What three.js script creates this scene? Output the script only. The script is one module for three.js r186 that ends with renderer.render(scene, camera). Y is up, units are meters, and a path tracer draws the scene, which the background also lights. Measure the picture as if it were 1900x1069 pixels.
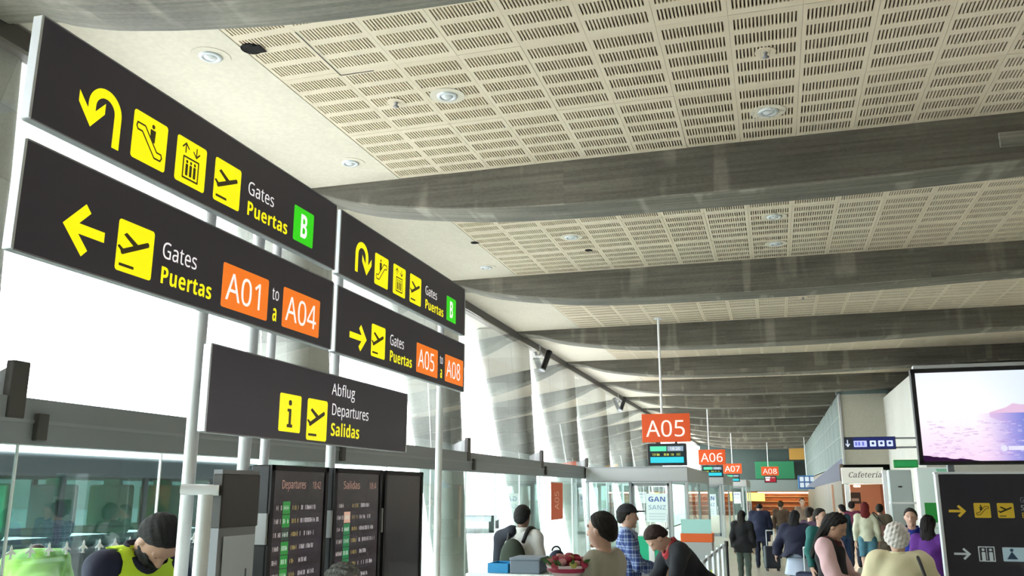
import * as THREE from 'three';
import { RoundedBoxGeometry } from 'three/addons/geometries/RoundedBoxGeometry.js';
import { mergeGeometries, mergeVertices, toCreasedNormals } from 'three/addons/utils/BufferGeometryUtils.js';
import { RectAreaLightUniformsLib } from 'three/addons/lights/RectAreaLightUniformsLib.js';

// ---------------------------------------------------------------- camera, sky, exposure
const scene = new THREE.Scene();
const F = 1610, CX = 950, CY = 534.5, VX = 1440, VY = 910;           // focal length and hall vanishing point, pixels of 1900 x 1069
const pitch = Math.atan((VY - CY) / F), yaw = Math.atan((VX - CX) / Math.hypot(F, VY - CY));
const camera = new THREE.PerspectiveCamera(2 * Math.atan(534.5 / F) * 180 / Math.PI, 1900 / 1069, 0.1, 600);
camera.position.set(0, 1.9, 0);
camera.lookAt(-Math.sin(yaw) * Math.cos(pitch), 1.9 + Math.sin(pitch), -Math.cos(yaw) * Math.cos(pitch));
scene.add(camera);
const renderer = new THREE.WebGLRenderer({ antialias: true });
renderer.toneMapping = THREE.LinearToneMapping;
renderer.toneMappingExposure = 2.85;
renderer.shadowMap.enabled = true;
RectAreaLightUniformsLib.init();
scene.background = new THREE.Color(0.93, 0.97, 1.0);                  // even white overcast
scene.backgroundIntensity = 6.0;

// ---------------------------------------------------------------- helpers
let seed = 7;
const rnd = () => { seed = (seed * 1664525 + 1013904223) >>> 0; return seed / 4294967296; };
const rr = (a, b) => a + (b - a) * rnd();
const used = {};
function numbered(name) { const n = used[name] = (used[name] ?? -1) + 1; return n ? name + '_' + String(n).padStart(3, '0') : name; }
const std = (color, roughness = 0.6, more = {}) => new THREE.MeshStandardMaterial({ color, roughness, ...more });
const lin = (r, g, b) => new THREE.Color().setRGB(r, g, b);
const prep = (g) => { let q = g.index ? g.toNonIndexed() : g; for (const k of Object.keys(q.attributes)) if (!['position', 'normal', 'uv'].includes(k)) q.deleteAttribute(k); if (!q.attributes.uv) q.setAttribute('uv', new THREE.BufferAttribute(new Float32Array(q.attributes.position.count * 2), 2)); return q; };
const merge = (l) => l.length === 1 ? l[0] : mergeGeometries(l.map(prep));
const bx = (w, h, d, x = 0, y = 0, z = 0) => new THREE.BoxGeometry(w, h, d).translate(x, y, z);
const rb = (w, h, d, x = 0, y = 0, z = 0, r = 0.01) => new RoundedBoxGeometry(w, h, d, 2, r).translate(x, y, z);
const cyl = (r0, r1, h, x = 0, y = 0, z = 0, n = 20) => new THREE.CylinderGeometry(r0, r1, h, n).translate(x, y, z);
const V = (x, y, z) => new THREE.Vector3(x, y, z);
function rod(a, b, r, n = 10) { const d = b.clone().sub(a), g = new THREE.CylinderGeometry(r, r, d.length(), n); g.applyQuaternion(new THREE.Quaternion().setFromUnitVectors(V(0, 1, 0), d.clone().normalize())); return g.translate((a.x + b.x) / 2, (a.y + b.y) / 2, (a.z + b.z) / 2); }
function lathe(pts, n = 24) { return new THREE.LatheGeometry(pts.map(([x, y]) => new THREE.Vector2(x, y)), n); }
const shade = (m) => { m.castShadow = m.receiveShadow = true; return m; };
function part(name, geo, mat, parent) { const m = shade(new THREE.Mesh(Array.isArray(geo) ? merge(geo) : geo, mat)); m.name = name; parent.add(m); return m; }
function thing(name, label, category, pos = [0, 0, 0], turn = 0, group) {
  const o = new THREE.Group(); o.name = numbered(name); o.position.set(...pos); o.rotation.y = turn;
  o.userData = { label, category }; if (group) o.userData.group = group; scene.add(o); return o;
}
function struct(name, geo, mat, parent) {
  const m = part(name, geo, mat, parent ?? scene);
  if (!parent) { m.name = numbered(name); m.userData.kind = 'structure'; }
  return m;
}
function structGroup(name) { const o = new THREE.Group(); o.name = numbered(name); o.userData.kind = 'structure'; scene.add(o); return o; }
function boxUV(g) {                                                   // uv in metres by dominant axis
  const p = g.attributes.position, n = g.attributes.normal, u = new Float32Array(p.count * 2);
  for (let i = 0; i < p.count; i++) {
    const ax = Math.abs(n.getX(i)), ay = Math.abs(n.getY(i)), az = Math.abs(n.getZ(i));
    if (ay > ax && ay > az) { u[2 * i] = p.getX(i); u[2 * i + 1] = p.getZ(i); } else if (ax > az) { u[2 * i] = p.getZ(i); u[2 * i + 1] = p.getY(i); } else { u[2 * i] = p.getX(i); u[2 * i + 1] = p.getY(i); }
  }
  g.setAttribute('uv', new THREE.BufferAttribute(u, 2)); return g;
}

// ---------------------------------------------------------------- textures
function hash(x, y, s) { let h = (x * 374761393 + y * 668265263 + s * 1274126177) | 0; h = Math.imul(h ^ (h >>> 13), 1274126177); h ^= h >>> 16; return (h >>> 0) / 4294967296; }
function noise(x, y, per, s) {
  const xi = Math.floor(x), yi = Math.floor(y), fx = x - xi, fy = y - yi, w = (i) => ((i % per) + per) % per;
  const sx = fx * fx * (3 - 2 * fx), sy = fy * fy * (3 - 2 * fy);
  const a = hash(w(xi), w(yi), s), b = hash(w(xi + 1), w(yi), s), c = hash(w(xi), w(yi + 1), s), d = hash(w(xi + 1), w(yi + 1), s);
  return a + (b - a) * sx + (c - a) * sy + (a - b - c + d) * sx * sy;
}
function fbm(u, v, base, oct, s) { let t = 0, a = 0.5, f = base; for (let i = 0; i < oct; i++) { t += a * noise(u * f, v * f, f, s + i); a *= 0.55; f *= 2; } return t; }
function dataTex(n, f, srgb = true) {
  const d = new Uint8Array(n * n * 4);
  for (let j = 0; j < n; j++) for (let i = 0; i < n; i++) { const c = f((i + 0.5) / n, (j + 0.5) / n); for (let k = 0; k < 3; k++) d[(j * n + i) * 4 + k] = Math.max(0, Math.min(255, c[k] * 255)); d[(j * n + i) * 4 + 3] = 255; }
  const t = new THREE.DataTexture(d, n, n); t.wrapS = t.wrapT = THREE.RepeatWrapping; t.magFilter = THREE.LinearFilter; t.minFilter = THREE.LinearMipmapLinearFilter; t.generateMipmaps = true;
  if (srgb) t.colorSpace = THREE.SRGBColorSpace; t.needsUpdate = true; return t;
}
const rep = (t, sx, sy, ox = 0, oy = 0) => { const c = t.clone(); c.repeat.set(sx, sy); c.offset.set(ox, oy); c.needsUpdate = true; return c; };
// board-marked concrete; u runs along the boards, tile 8 m x 4 m
const concreteBoard = dataTex(1024, (u, v) => {
  const board = Math.floor(v * 28), e = Math.abs(v * 28 - board - 0.5) * 2;
  let t = 0.50 + 0.05 * (hash(board, Math.floor(u * 3 + hash(board, 1, 5) * 3), 3) - 0.5) + 0.18 * (fbm(u, v, 6, 5, 11) - 0.5) + 0.10 * (noise(u * 12, v * 160, 160, 21) - 0.5) + 0.05 * (noise(u * 256, v * 256, 256, 31) - 0.5);
  if (e > 0.93) t -= 0.035;
  const st = fbm(u, v * 0.06, 32, 3, 61), bl = fbm(u, v, 8, 3, 71);
  const bm = Math.min(1, Math.max(0, (bl - 0.38) / 0.12)); if (st > 0.58) t += Math.min(0.13, (st - 0.58) * 1.3) * bm;                          // pale lime runs on the concrete
  if (noise(u * 200, v * 100, 200, 81) > 0.96) t -= 0.08;
  return [t * 1.0, t * 0.985, t * 0.93];
});
// formwork-panel concrete for the columns, tile 3.6 m
const concretePanel = dataTex(1024, (u, v) => {
  const a = Math.floor(u * 6), b = Math.floor(v * 6), ex = Math.min(u * 6 - a, 1 - (u * 6 - a)), ey = Math.min(v * 6 - b, 1 - (v * 6 - b));
  let t = 0.64 + 0.13 * (hash(a, b, 9) - 0.5) + 0.18 * (fbm(u, v, 5, 5, 17) - 0.5) + 0.05 * (noise(u * 256, v * 256, 256, 33) - 0.5);
  if (Math.min(ex, ey) < 0.012) t -= 0.06;
  return [t * 0.98, t, t * 0.97];
});
const plainNoise = dataTex(512, (u, v) => { const t = 0.95 + 0.07 * (fbm(u, v, 4, 5, 5) - 0.5) + 0.04 * (noise(u * 128, v * 128, 128, 6) - 0.5); return [t, t, t]; });
const terrazzo = dataTex(512, (u, v) => { const t = 0.87 + 0.06 * (fbm(u, v, 4, 4, 15) - 0.5) + 0.12 * (noise(u * 200, v * 200, 200, 8) - 0.5); return [t, t * 0.985, t * 0.95]; });
const woodTex = dataTex(256, (u, v) => { const t = 0.55 + 0.25 * (fbm(u * 0.2, v, 16, 4, 3) - 0.5); return [t, t * 0.66, t * 0.38]; });

function canvasTex(w, h, draw) {
  const c = document.createElement('canvas'); c.width = w; c.height = h; const g = c.getContext('2d'); draw(g, w, h);
  const t = new THREE.CanvasTexture(c); t.colorSpace = THREE.SRGBColorSpace; t.anisotropy = 8; return t;
}

// ---------------------------------------------------------------- materials
const M = {
  ceil: std(lin(0.80, 0.695, 0.545), 0.85), ceil2: std(lin(0.775, 0.67, 0.52), 0.85), ceil3: std(lin(0.815, 0.715, 0.565), 0.85),
  border: std(lin(0.88, 0.81, 0.68), 0.8, { map: rep(plainNoise, 0.25, 0.25) }),
  felt: std(lin(0.38, 0.30, 0.21), 0.95),
  beam: std(lin(0.86, 0.84, 0.79), 0.8, { map: rep(concreteBoard, 1 / 8, 1 / 4), bumpMap: rep(concreteBoard, 1 / 8, 1 / 4), bumpScale: 0.004 }), beamShadePaint: std(lin(0.52, 0.495, 0.45), 0.8, { map: rep(concreteBoard, 1 / 8, 1 / 4), bumpMap: rep(concreteBoard, 1 / 8, 1 / 4), bumpScale: 0.004 }),  // second copy is the same concrete with upright-face shade painted in
  column: std(lin(0.60, 0.61, 0.60), 0.8, { map: rep(concretePanel, 1 / 3.6, 1 / 3.6), bumpMap: rep(concretePanel, 1 / 3.6, 1 / 3.6), bumpScale: 0.003 }),
  floor: std(lin(0.85, 0.83, 0.78), 0.25, { map: rep(terrazzo, 0.5, 0.5) }),
  wall: std(lin(0.46, 0.44, 0.36), 0.8, { map: rep(plainNoise, 0.3, 0.3) }),
  wallLight: std(lin(0.58, 0.58, 0.53), 0.8, { map: rep(plainNoise, 0.3, 0.3) }),
  teal: std(lin(0.13, 0.17, 0.16), 0.75), tealFrame: std(lin(0.20, 0.25, 0.235), 0.7), brown: std(lin(0.13, 0.095, 0.06), 0.6), darkTeal: std(lin(0.06, 0.09, 0.085), 0.4),
  rail: std(lin(0.055, 0.05, 0.045), 0.5), transom: std(lin(0.25, 0.265, 0.28), 0.45, { metalness: 0.3 }),
  alu: std(lin(0.72, 0.76, 0.80), 0.35, { metalness: 0.25 }), white: std(lin(0.86, 0.88, 0.90), 0.4), paper: std(lin(0.85, 0.85, 0.85), 0.8),
  grey: std(lin(0.28, 0.29, 0.31), 0.5), midgrey: std(lin(0.42, 0.43, 0.44), 0.5), dark: std(lin(0.016, 0.015, 0.018), 0.55), black: std(lin(0.008, 0.008, 0.009), 0.6), hole: std(lin(0.002, 0.002, 0.002), 1), chrome: std(lin(0.6, 0.6, 0.6), 0.25, { metalness: 0.9 }),
  glass: new THREE.MeshPhysicalMaterial({ color: lin(0.96, 0.965, 0.96), transmission: 1, thickness: 0, roughness: 0, ior: 1.5 }),
  glassGreen: new THREE.MeshPhysicalMaterial({ color: lin(0.80, 0.88, 0.86), transmission: 1, thickness: 0, roughness: 0, ior: 1.5 }),
  tint: new THREE.MeshPhysicalMaterial({ color: lin(0.38, 0.48, 0.47), transmission: 1, thickness: 0, roughness: 0, ior: 1.5 }),
  orange: std(lin(0.78, 0.13, 0.02), 0.5), green: std(lin(0.02, 0.30, 0.06), 0.5), blue: std(lin(0.01, 0.25, 0.55), 0.4), asphalt: std(lin(0.62, 0.62, 0.61), 0.9, { map: rep(plainNoise, 0.1, 0.1) }),
};

// ---------------------------------------------------------------- the hall
const CEIL = 5.6;
const beamZ = [6.2, 0.85, -4.35, -9.2, -14.35, -19.65, -24.9]; while (beamZ[beamZ.length - 1] > -67) beamZ.push(beamZ[beamZ.length - 1] - 5.2);
const BT = 0.55;                                                      // beam thickness
struct('floor', boxUV(bx(15.2, 0.3, 85.5, 1.9, -0.15, -30.2)), M.floor);
struct('ground', boxUV(bx(140, 0.3, 260, -75.75, -0.16, -40)), M.asphalt);
// ceiling: slab, smooth border along the windows, slotted panels
{
  const ce = structGroup('ceiling');
  part('roof_slab', boxUV(bx(15.3, 0.35, 85.5, 1.65, 5.645 + 0.175, -30.2)), M.felt, ce);
  part('added_eaves', boxUV(bx(3.6, 0.3, 85.5, -7.8, 5.98, -30.2)), M.wallLight, ce);  // unseen roof overhang, added to shade the columns
  const P = 0.575, L = 1.35, X0 = -4.15;
  const panelGeo = (len, rows) => {
    const w = P - 0.002, s = new THREE.Shape(); s.moveTo(0, 0); s.lineTo(w, 0); s.lineTo(w, len - 0.003); s.lineTo(0, len - 0.003); s.closePath();
    const y0 = (len - 0.003 - (rows * 0.255 - 0.085)) / 2;
    for (let r = 0; r < rows; r++) for (let k = 0; k < 17; k++) {
      const x = 0.036 + k * 0.03, y = y0 + r * 0.255, h = new THREE.Path(); h.moveTo(x, y); h.lineTo(x, y + 0.17); h.lineTo(x + 0.0145, y + 0.17); h.lineTo(x + 0.0145, y); h.closePath(); s.holes.push(h);
    }
    return new THREE.ExtrudeGeometry(s, { depth: 0.012, bevelEnabled: false }).rotateX(-Math.PI / 2);   // x across, depth up, length towards -z
  };
  const full = panelGeo(L, 5), part2 = panelGeo(0.5, 2), mats = [M.ceil, M.ceil, M.ceil2, M.ceil3];
  const plain = [];
  for (let b = 1; b < beamZ.length - 1; b++) {
    const zn = beamZ[b] - BT, zf = beamZ[b + 1];                      // near and far end of the bay
    const right = zf < -31 ? 2.4 : zf < -18 ? 6.2 : zf < -10 ? 5.0 : 3.3;
    part('border_panel', boxUV(bx(1.62, 0.03, zn - zf, -4.97, CEIL + 0.015, (zn + zf) / 2)), M.border, ce);
    const visible = b >= 2 && b <= 5;
    if (right > 8.9) continue;
    if (visible) {
      let x = X0;
      for (let i = 0; x < right; i++, x += P) {
        for (let k = 0; k < 3; k++) { const m = part('ceiling_panel', full, mats[Math.floor(rnd() * 4)], ce); m.position.set(x, CEIL + rr(-0.0015, 0.0015), zf + L * k + L); }
        if (zn - (zf + 3 * L) > 0.45) { const m = part('ceiling_panel', part2, mats[Math.floor(rnd() * 4)], ce); m.position.set(x, CEIL, zf + 3 * L + 0.5); }
      }
      if (b === 2) part('edge_strip', bx(8, 0.012, zn - (zf + 3 * L), X0 + 4, CEIL + 0.006, (zn + zf + 3 * L) / 2), M.ceil, ce);
      plain.push(bx(9.2 - x, 0.012, zn - zf, (9.2 + x) / 2, CEIL + 0.006, (zn + zf) / 2));
    } else {
      const n = Math.round((zn - zf) / 1.1), l = (zn - zf) / n;
      for (let x = X0; x < (zf < -31 ? 2.6 : 9); x += P) for (let k = 0; k < n; k++) plain.push(bx(P - 0.012, 0.012, l - 0.012, x + P / 2, CEIL + 0.006, zf + l * (k + 0.5)));
    }
  }
  part('hatch_joint', [bx(0.007, 0.003, 0.80, -3.575, CEIL - 0.003, -6.14), bx(0.33, 0.003, 0.007, -3.41, CEIL - 0.003, -6.545)], M.rail, ce);
  part('far_panel', plain, M.ceil, ce).userData.kind = 'stuff';
}
// beams: deep in the middle, thinning towards the windows
{
  const prof = [[-5.75, 0.03], [-5.2, 0.1], [-4.95, 0.18], [-4.6, 0.27], [-4.25, 0.33], [-3.9, 0.38], [-3.3, 0.45], [-2.75, 0.49], [-2, 0.515], [-1.3, 0.525], [0, 0.53], [1.2, 0.52], [2.5, 0.49], [3.8, 0.45], [6, 0.42], [9.2, 0.42]];
  const curve = new THREE.SplineCurve(prof.map(([x, d]) => new THREE.Vector2(x, CEIL - d))), pts = curve.getPoints(60);
  const s = new THREE.Shape(); s.moveTo(-5.75, CEIL + 0.1); for (const p of pts) s.lineTo(p.x, p.y); s.lineTo(9.2, CEIL + 0.1); s.closePath();
  const creased = (q) => { const c = toCreasedNormals(q.clone(), 0.5); c.clearGroups(); for (const r of q.groups) c.addGroup(r.start, r.count, r.materialIndex); return c; };
  const g0 = new THREE.ExtrudeGeometry(s, { depth: BT - 0.04, bevelEnabled: true, bevelThickness: 0.02, bevelSize: 0.02, bevelSegments: 2, curveSegments: 1 });
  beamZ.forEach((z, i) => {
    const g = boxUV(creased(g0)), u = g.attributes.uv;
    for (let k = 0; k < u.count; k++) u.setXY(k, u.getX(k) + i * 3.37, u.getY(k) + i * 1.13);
    const m = struct('concrete_beam', g, [M.beamShadePaint, M.beam]); m.position.set(0, 0, z - BT + 0.02);
    if (i === 3) { // repaired patch of lighter concrete on the second beam, far right
      part('concrete_patch', [rb(0.5, 0.16, 0.05, 2.62, CEIL - 0.28, BT - 0.01, 0.01)], M.beam, m);
    }
  });
}
// leaning concrete columns outside the glazing
const colIn = (y) => -5.45 - 0.055 * y, colOut = (y) => -5.72 - 0.21 * y;
{
  const T = 1.0, ys = []; for (let y = -0.2; y <= 5.85; y += 0.25) ys.push(y);
  const ring = (y) => { const a = colIn(y), b = colOut(y), r = Math.min(0.2, (a - b) * 0.45), out = []; for (const [cx, cz, t0] of [[a - r, -r, 0], [b + r, -r, 90], [b + r, -T + r, 180], [a - r, -T + r, 270]]) for (let k = 0; k <= 5; k++) { const t = (t0 + k * 18) * Math.PI / 180; out.push([cx + r * Math.cos(t), y, cz + r * Math.sin(t)]); } return out; };
  const pos = [], uv = [], idx = [], n = 25;
  ys.forEach((y) => { const R = ring(y); R.push(R[0]); let s = 0; R.forEach((p, k) => { if (k) s += Math.hypot(p[0] - R[k - 1][0], p[2] - R[k - 1][2]); pos.push(...p); uv.push(s, y); }); });
  for (let j = 0; j < ys.length - 1; j++) for (let i = 0; i < n - 1; i++) { const a = j * n + i, b = a + 1, c = a + n, d = c + 1; idx.push(a, c, b, b, c, d); }
  const g = new THREE.BufferGeometry(); g.setAttribute('position', new THREE.Float32BufferAttribute(pos, 3)); g.setAttribute('uv', new THREE.Float32BufferAttribute(uv, 2)); g.setIndex(idx); g.computeVertexNormals();
  beamZ.forEach((z, i) => { if (z < -46) return; const q = g.clone(), u = q.attributes.uv; for (let k = 0; k < u.count; k++) u.setXY(k, u.getX(k) + i * 1.7, u.getY(k) + i * 0.55); const m = struct('concrete_column', q, M.column); m.position.set(0, 0, z - 0.45 + (i === 2 ? 0.55 : 0)); });
}
// glazing: top rail, transom, panes, joints
{
  struct('trim_1', boxUV(bx(0.13, 0.2, 85, -5.72, 5.47, -30)), M.rail);
  const tr = structGroup('trim_2');
  part('transom_bar', bx(0.16, 0.34, 40, -5.36, 2.40, -7.3), M.transom, tr);
  part('transom_bar', bx(0.06, 0.34, 45, -5.42, 2.40, -49.7), M.transom, tr);
  part('rib', bx(0.17, 0.025, 40, -5.355, 2.40, -7.3), M.grey, tr);
  for (const z of beamZ) if (z > -27 && z < 2) {
    const s = new THREE.Shape(); s.moveTo(0, 0); s.lineTo(0, 0.3); s.lineTo(-0.45, 0.12); s.lineTo(-0.45, 0); s.closePath();
    part('bracket_arm', new THREE.ExtrudeGeometry(s, { depth: 0.05, bevelEnabled: false }).translate(-5.35, 2.5, z - 0.75), M.midgrey, tr);
    part('bracket_plate', [rb(0.07, 0.42, 0.16, -5.30, 2.62, z - 0.72, 0.012), rb(0.1, 0.2, 0.1, -5.28, 2.36, z - 0.95, 0.01)], M.rail, tr);
  }
  const up = V(-5.62, 5.38, 0), lo = V(-5.40, 2.57, 0), len = up.distanceTo(lo), tilt = Math.atan2(up.x - lo.x, up.y - lo.y);
  const decal = new THREE.Shape(); for (const [k, [x, y]] of [[0, 0.05], [0.012, 0.03], [0.012, 0.012], [0.045, -0.012], [0.045, -0.024], [0.012, -0.014], [0.008, -0.04], [0.02, -0.05], [-0.02, -0.05], [-0.008, -0.04], [-0.012, -0.014], [-0.045, -0.024], [-0.045, -0.012], [-0.012, 0.012], [-0.012, 0.03]].entries()) k ? decal.lineTo(x, y) : decal.moveTo(x, y);
  const dg = new THREE.ExtrudeGeometry(decal, { depth: 0.002, bevelEnabled: false }).rotateY(Math.PI / 2);
  let first = true;
  for (let i = 0; i < beamZ.length; i++) {
    const z0 = i ? beamZ[i - 1] - 0.9 : 12, z1 = beamZ[i] - 0.9;
    const w = structGroup('window_' + (i + 1));
    const n = 3, l = (z0 - z1) / n;
    for (let k = 0; k < n; k++) {
      const zc = z0 - l * (k + 0.5);
      const g = bx(0.012, len, l - 0.012); g.rotateZ(-tilt); part('pane', g.translate((up.x + lo.x) / 2, (up.y + lo.y) / 2, zc), M.glass, w);
      part('lower_pane', bx(0.012, 2.2, l - 0.012, -5.40, 1.13, zc), M.glassGreen, w);
      part('glass_joint', bx(0.02, 2.2, 0.014, -5.40, 1.13, zc - l / 2), M.white, w);
    }
    part('sill_rail', bx(0.08, 0.05, z0 - z1, -5.40, 0.025, (z0 + z1) / 2), M.transom, w);
    if (beamZ[i] < -9 && first) { first = false; for (let k = 0; k < 22; k++) part('decal', dg.clone().translate(-5.39, 1.46, -5.30 - k * 0.178), M.white, w); }
  }
}
struct('wall_right', boxUV(bx(0.3, 5.9, 85.5, 9.35, 2.8, -30.2)), M.wall);
struct('added_wall_left', boxUV(bx(0.2, 5.9, 9, -5.2, 2.8, 7.8)), M.wall);  // unseen wall added over the rear windows to cut light on the beams
struct('wall_back', boxUV(bx(15.2, 5.9, 0.3, 1.9, 2.8, 12.4)), M.wall);
struct('wall_far', boxUV(bx(15.2, 5.9, 0.3, 1.9, 2.8, -72.8)), M.darkTeal);
// right-hand blocks that narrow the hall
{
  const w = structGroup('wall_block');
  part('block_face', boxUV(bx(5.7, 4.85, 7.2, 3.56 + 2.85, 2.425, -27.2)), M.wallLight, w);
  const w2 = structGroup('wall_upper');                                  // beige face above the cafe
  part('block_face', boxUV(bx(1.5, 2.3, 0.3, 2.92, 3.87, -30.95)), M.wall, w2);
  part('face_cap', boxUV(bx(1.6, 0.2, 0.34, 2.92, 5.1, -30.95)), M.teal, w2);
  part('corner_trim', bx(0.06, 2.3, 0.1, 2.2, 3.87, -30.8), M.midgrey, w2);
  const w3 = structGroup('wall_glazed');                                 // glazed upper gallery further down
  for (let z = -31.2; z > -71; z -= 2.4) {
    part('gallery_pane', bx(0.06, 2.3, 2.36, 2.30, 3.95, z - 1.2), M.teal, w3);
    if (z < -36.5) part('lower_panel', bx(0.06, 2.74, 2.36, 2.33, 1.37, z - 1.2), M.brown, w3);
    part('gallery_mullion', bx(0.075, 2.3, 0.04, 2.30, 3.95, z), M.tealFrame, w3);
  }
  for (const y of [2.8, 3.7, 4.4, 5.1]) part('gallery_rail', bx(0.07, 0.04, 40, 2.29, y, -51), M.tealFrame, w3);
}
// ---------------------------------------------------------------- sign graphics
const YEL = '#fdf200', WHT = '#f4f1f4', INK = '#2b2510', ORG = '#f0781c', GRN = '#2fd010';
const FACE = '#252227';
function fit(g, txt, x, base, w, h, color, font = 'sans-serif', weight = '') {     // text of cap height h, squeezed to width w
  g.save(); g.font = `${weight} 100px ${font}`; const m = g.measureText(txt).width; g.translate(x, base); g.scale(w / m, h / 72); g.fillStyle = color; g.textBaseline = 'alphabetic'; g.fillText(txt, 0, 0); g.restore();
}
function rrect(g, x, y, w, h, r, color) { g.fillStyle = color; g.beginPath(); g.moveTo(x + r, y); g.arcTo(x + w, y, x + w, y + h, r); g.arcTo(x + w, y + h, x, y + h, r); g.arcTo(x, y + h, x, y, r); g.arcTo(x, y, x + w, y, r); g.closePath(); g.fill(); }
function poly(g, pts, color) { g.fillStyle = color; g.beginPath(); pts.forEach(([x, y], i) => i ? g.lineTo(x, y) : g.moveTo(x, y)); g.closePath(); g.fill(); }
function stroke(g, pts, w, color) { g.strokeStyle = color; g.lineWidth = w; g.lineJoin = 'round'; g.lineCap = 'round'; g.beginPath(); pts.forEach(([x, y], i) => i ? g.lineTo(x, y) : g.moveTo(x, y)); g.stroke(); }
function plane(g, x, y, s, bg = YEL, ink = INK) {                                   // climbing aeroplane over a runway bar
  rrect(g, x, y, s, s, s * 0.07, bg);
  g.save(); g.translate(x + s * 0.5, y + s * 0.46); g.rotate(-0.42); g.fillStyle = ink;
  rrect(g, -s * 0.42, -s * 0.045, s * 0.82, s * 0.1, s * 0.045, ink);
  poly(g, [[s * 0.12, 0], [-s * 0.02, 0], [-s * 0.24, -s * 0.30], [-s * 0.15, -s * 0.32]], ink);
  poly(g, [[-s * 0.30, 0], [-s * 0.40, 0], [-s * 0.47, -s * 0.13], [-s * 0.41, -s * 0.14]], ink); g.restore();
  rrect(g, x + s * 0.1, y + s * 0.84, s * 0.4, s * 0.055, 1, ink);
}
function escalator(g, x, y, s, flip, bg = YEL) {
  rrect(g, x, y, s, s, s * 0.07, bg); const X = (t) => x + s * (flip ? 1 - t : t);
  stroke(g, [[X(0.12), y + s * 0.24], [X(0.10), y + s * 0.32], [X(0.14), y + s * 0.38], [X(0.27), y + s * 0.38], [X(0.66), y + s * 0.80], [X(0.84), y + s * 0.80], [X(0.88), y + s * 0.73], [X(0.85), y + s * 0.66], [X(0.72), y + s * 0.66], [X(0.34), y + s * 0.24], [X(0.12), y + s * 0.24]], s * 0.035, INK);
  g.fillStyle = INK; g.beginPath(); g.arc(X(0.57), y + s * 0.17, s * 0.045, 0, 7); g.fill(); poly(g, [[X(0.49), y + s * 0.24], [X(0.65), y + s * 0.24], [X(0.64), y + s * 0.50], [X(0.59), y + s * 0.50], [X(0.50), y + s * 0.41]], INK);
}
function lift(g, x, y, s, bg = YEL) {
  rrect(g, x, y, s, s, s * 0.07, bg);
  stroke(g, [[x + s * 0.30, y + s * 0.30], [x + s * 0.30, y + s * 0.11]], s * 0.035, INK); stroke(g, [[x + s * 0.20, y + s * 0.20], [x + s * 0.30, y + s * 0.10], [x + s * 0.40, y + s * 0.20]], s * 0.035, INK);
  stroke(g, [[x + s * 0.66, y + s * 0.11], [x + s * 0.66, y + s * 0.30]], s * 0.035, INK); stroke(g, [[x + s * 0.56, y + s * 0.21], [x + s * 0.66, y + s * 0.31], [x + s * 0.76, y + s * 0.21]], s * 0.035, INK);
  g.strokeStyle = INK; g.lineWidth = s * 0.04; g.strokeRect(x + s * 0.25, y + s * 0.40, s * 0.5, s * 0.46);
  for (const k of [0.37, 0.5, 0.63]) { g.fillStyle = INK; g.beginPath(); g.arc(x + s * k, y + s * 0.49, s * 0.035, 0, 7); g.fill(); rrect(g, x + s * (k - 0.04), y + s * 0.54, s * 0.08, s * 0.26, s * 0.02, INK); }
}
function uArrow(g, x0, x1, yt, yb, ytip, w, right) {
  // a shaft, a half ring and a head pointing down at the other end
  const xs = right ? x0 : x1, xh = right ? x1 : x0, r = Math.abs(x1 - x0) / 2, cx = (x0 + x1) / 2, cy = yt + r;
  g.strokeStyle = YEL; g.lineWidth = w; g.lineCap = 'butt'; g.beginPath(); g.moveTo(xs, yb); g.lineTo(xs, cy); if (right) g.arc(cx, cy, r, Math.PI, 0); else g.arc(cx, cy, r, 0, Math.PI, true); g.lineTo(xh, ytip - w * 1.2); g.stroke();
  const k = w * 1.75; poly(g, [[xh, ytip], [xh - k, ytip - k * 1.15], [xh - k, ytip - k * 1.15 - w * 1.2], [xh, ytip - w * 1.3], [xh + k, ytip - k * 1.15 - w * 1.2], [xh + k, ytip - k * 1.15]], YEL);
}
function arrow(g, x0, x1, y, w, left, color = YEL, k = 0.42) {
  const tip = left ? x0 : x1, tail = left ? x1 : x0, d = left ? 1 : -1, h = Math.abs(x1 - x0) * k;
  g.strokeStyle = color; g.lineWidth = w; g.lineCap = 'butt'; g.lineJoin = 'miter'; g.beginPath(); g.moveTo(tail, y); g.lineTo(tip + d * w * 0.7, y); g.stroke();
  g.beginPath(); g.moveTo(tip + d * (h + w * 0.7), y - h); g.lineTo(tip + d * w * 0.7, y); g.lineTo(tip + d * (h + w * 0.7), y + h); g.stroke();
}
const S = 780, SH = 0.425;                                                          // pixels per metre, sign height
const signTex = (draw, w = 2.42, s = S) => canvasTex(Math.round(w * s), Math.round(SH * s), (g, W, H) => { g.fillStyle = FACE; g.fillRect(0, 0, W, H); draw(g, (x) => x * s, (y) => H - y * s, (x) => x * s); });
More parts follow.
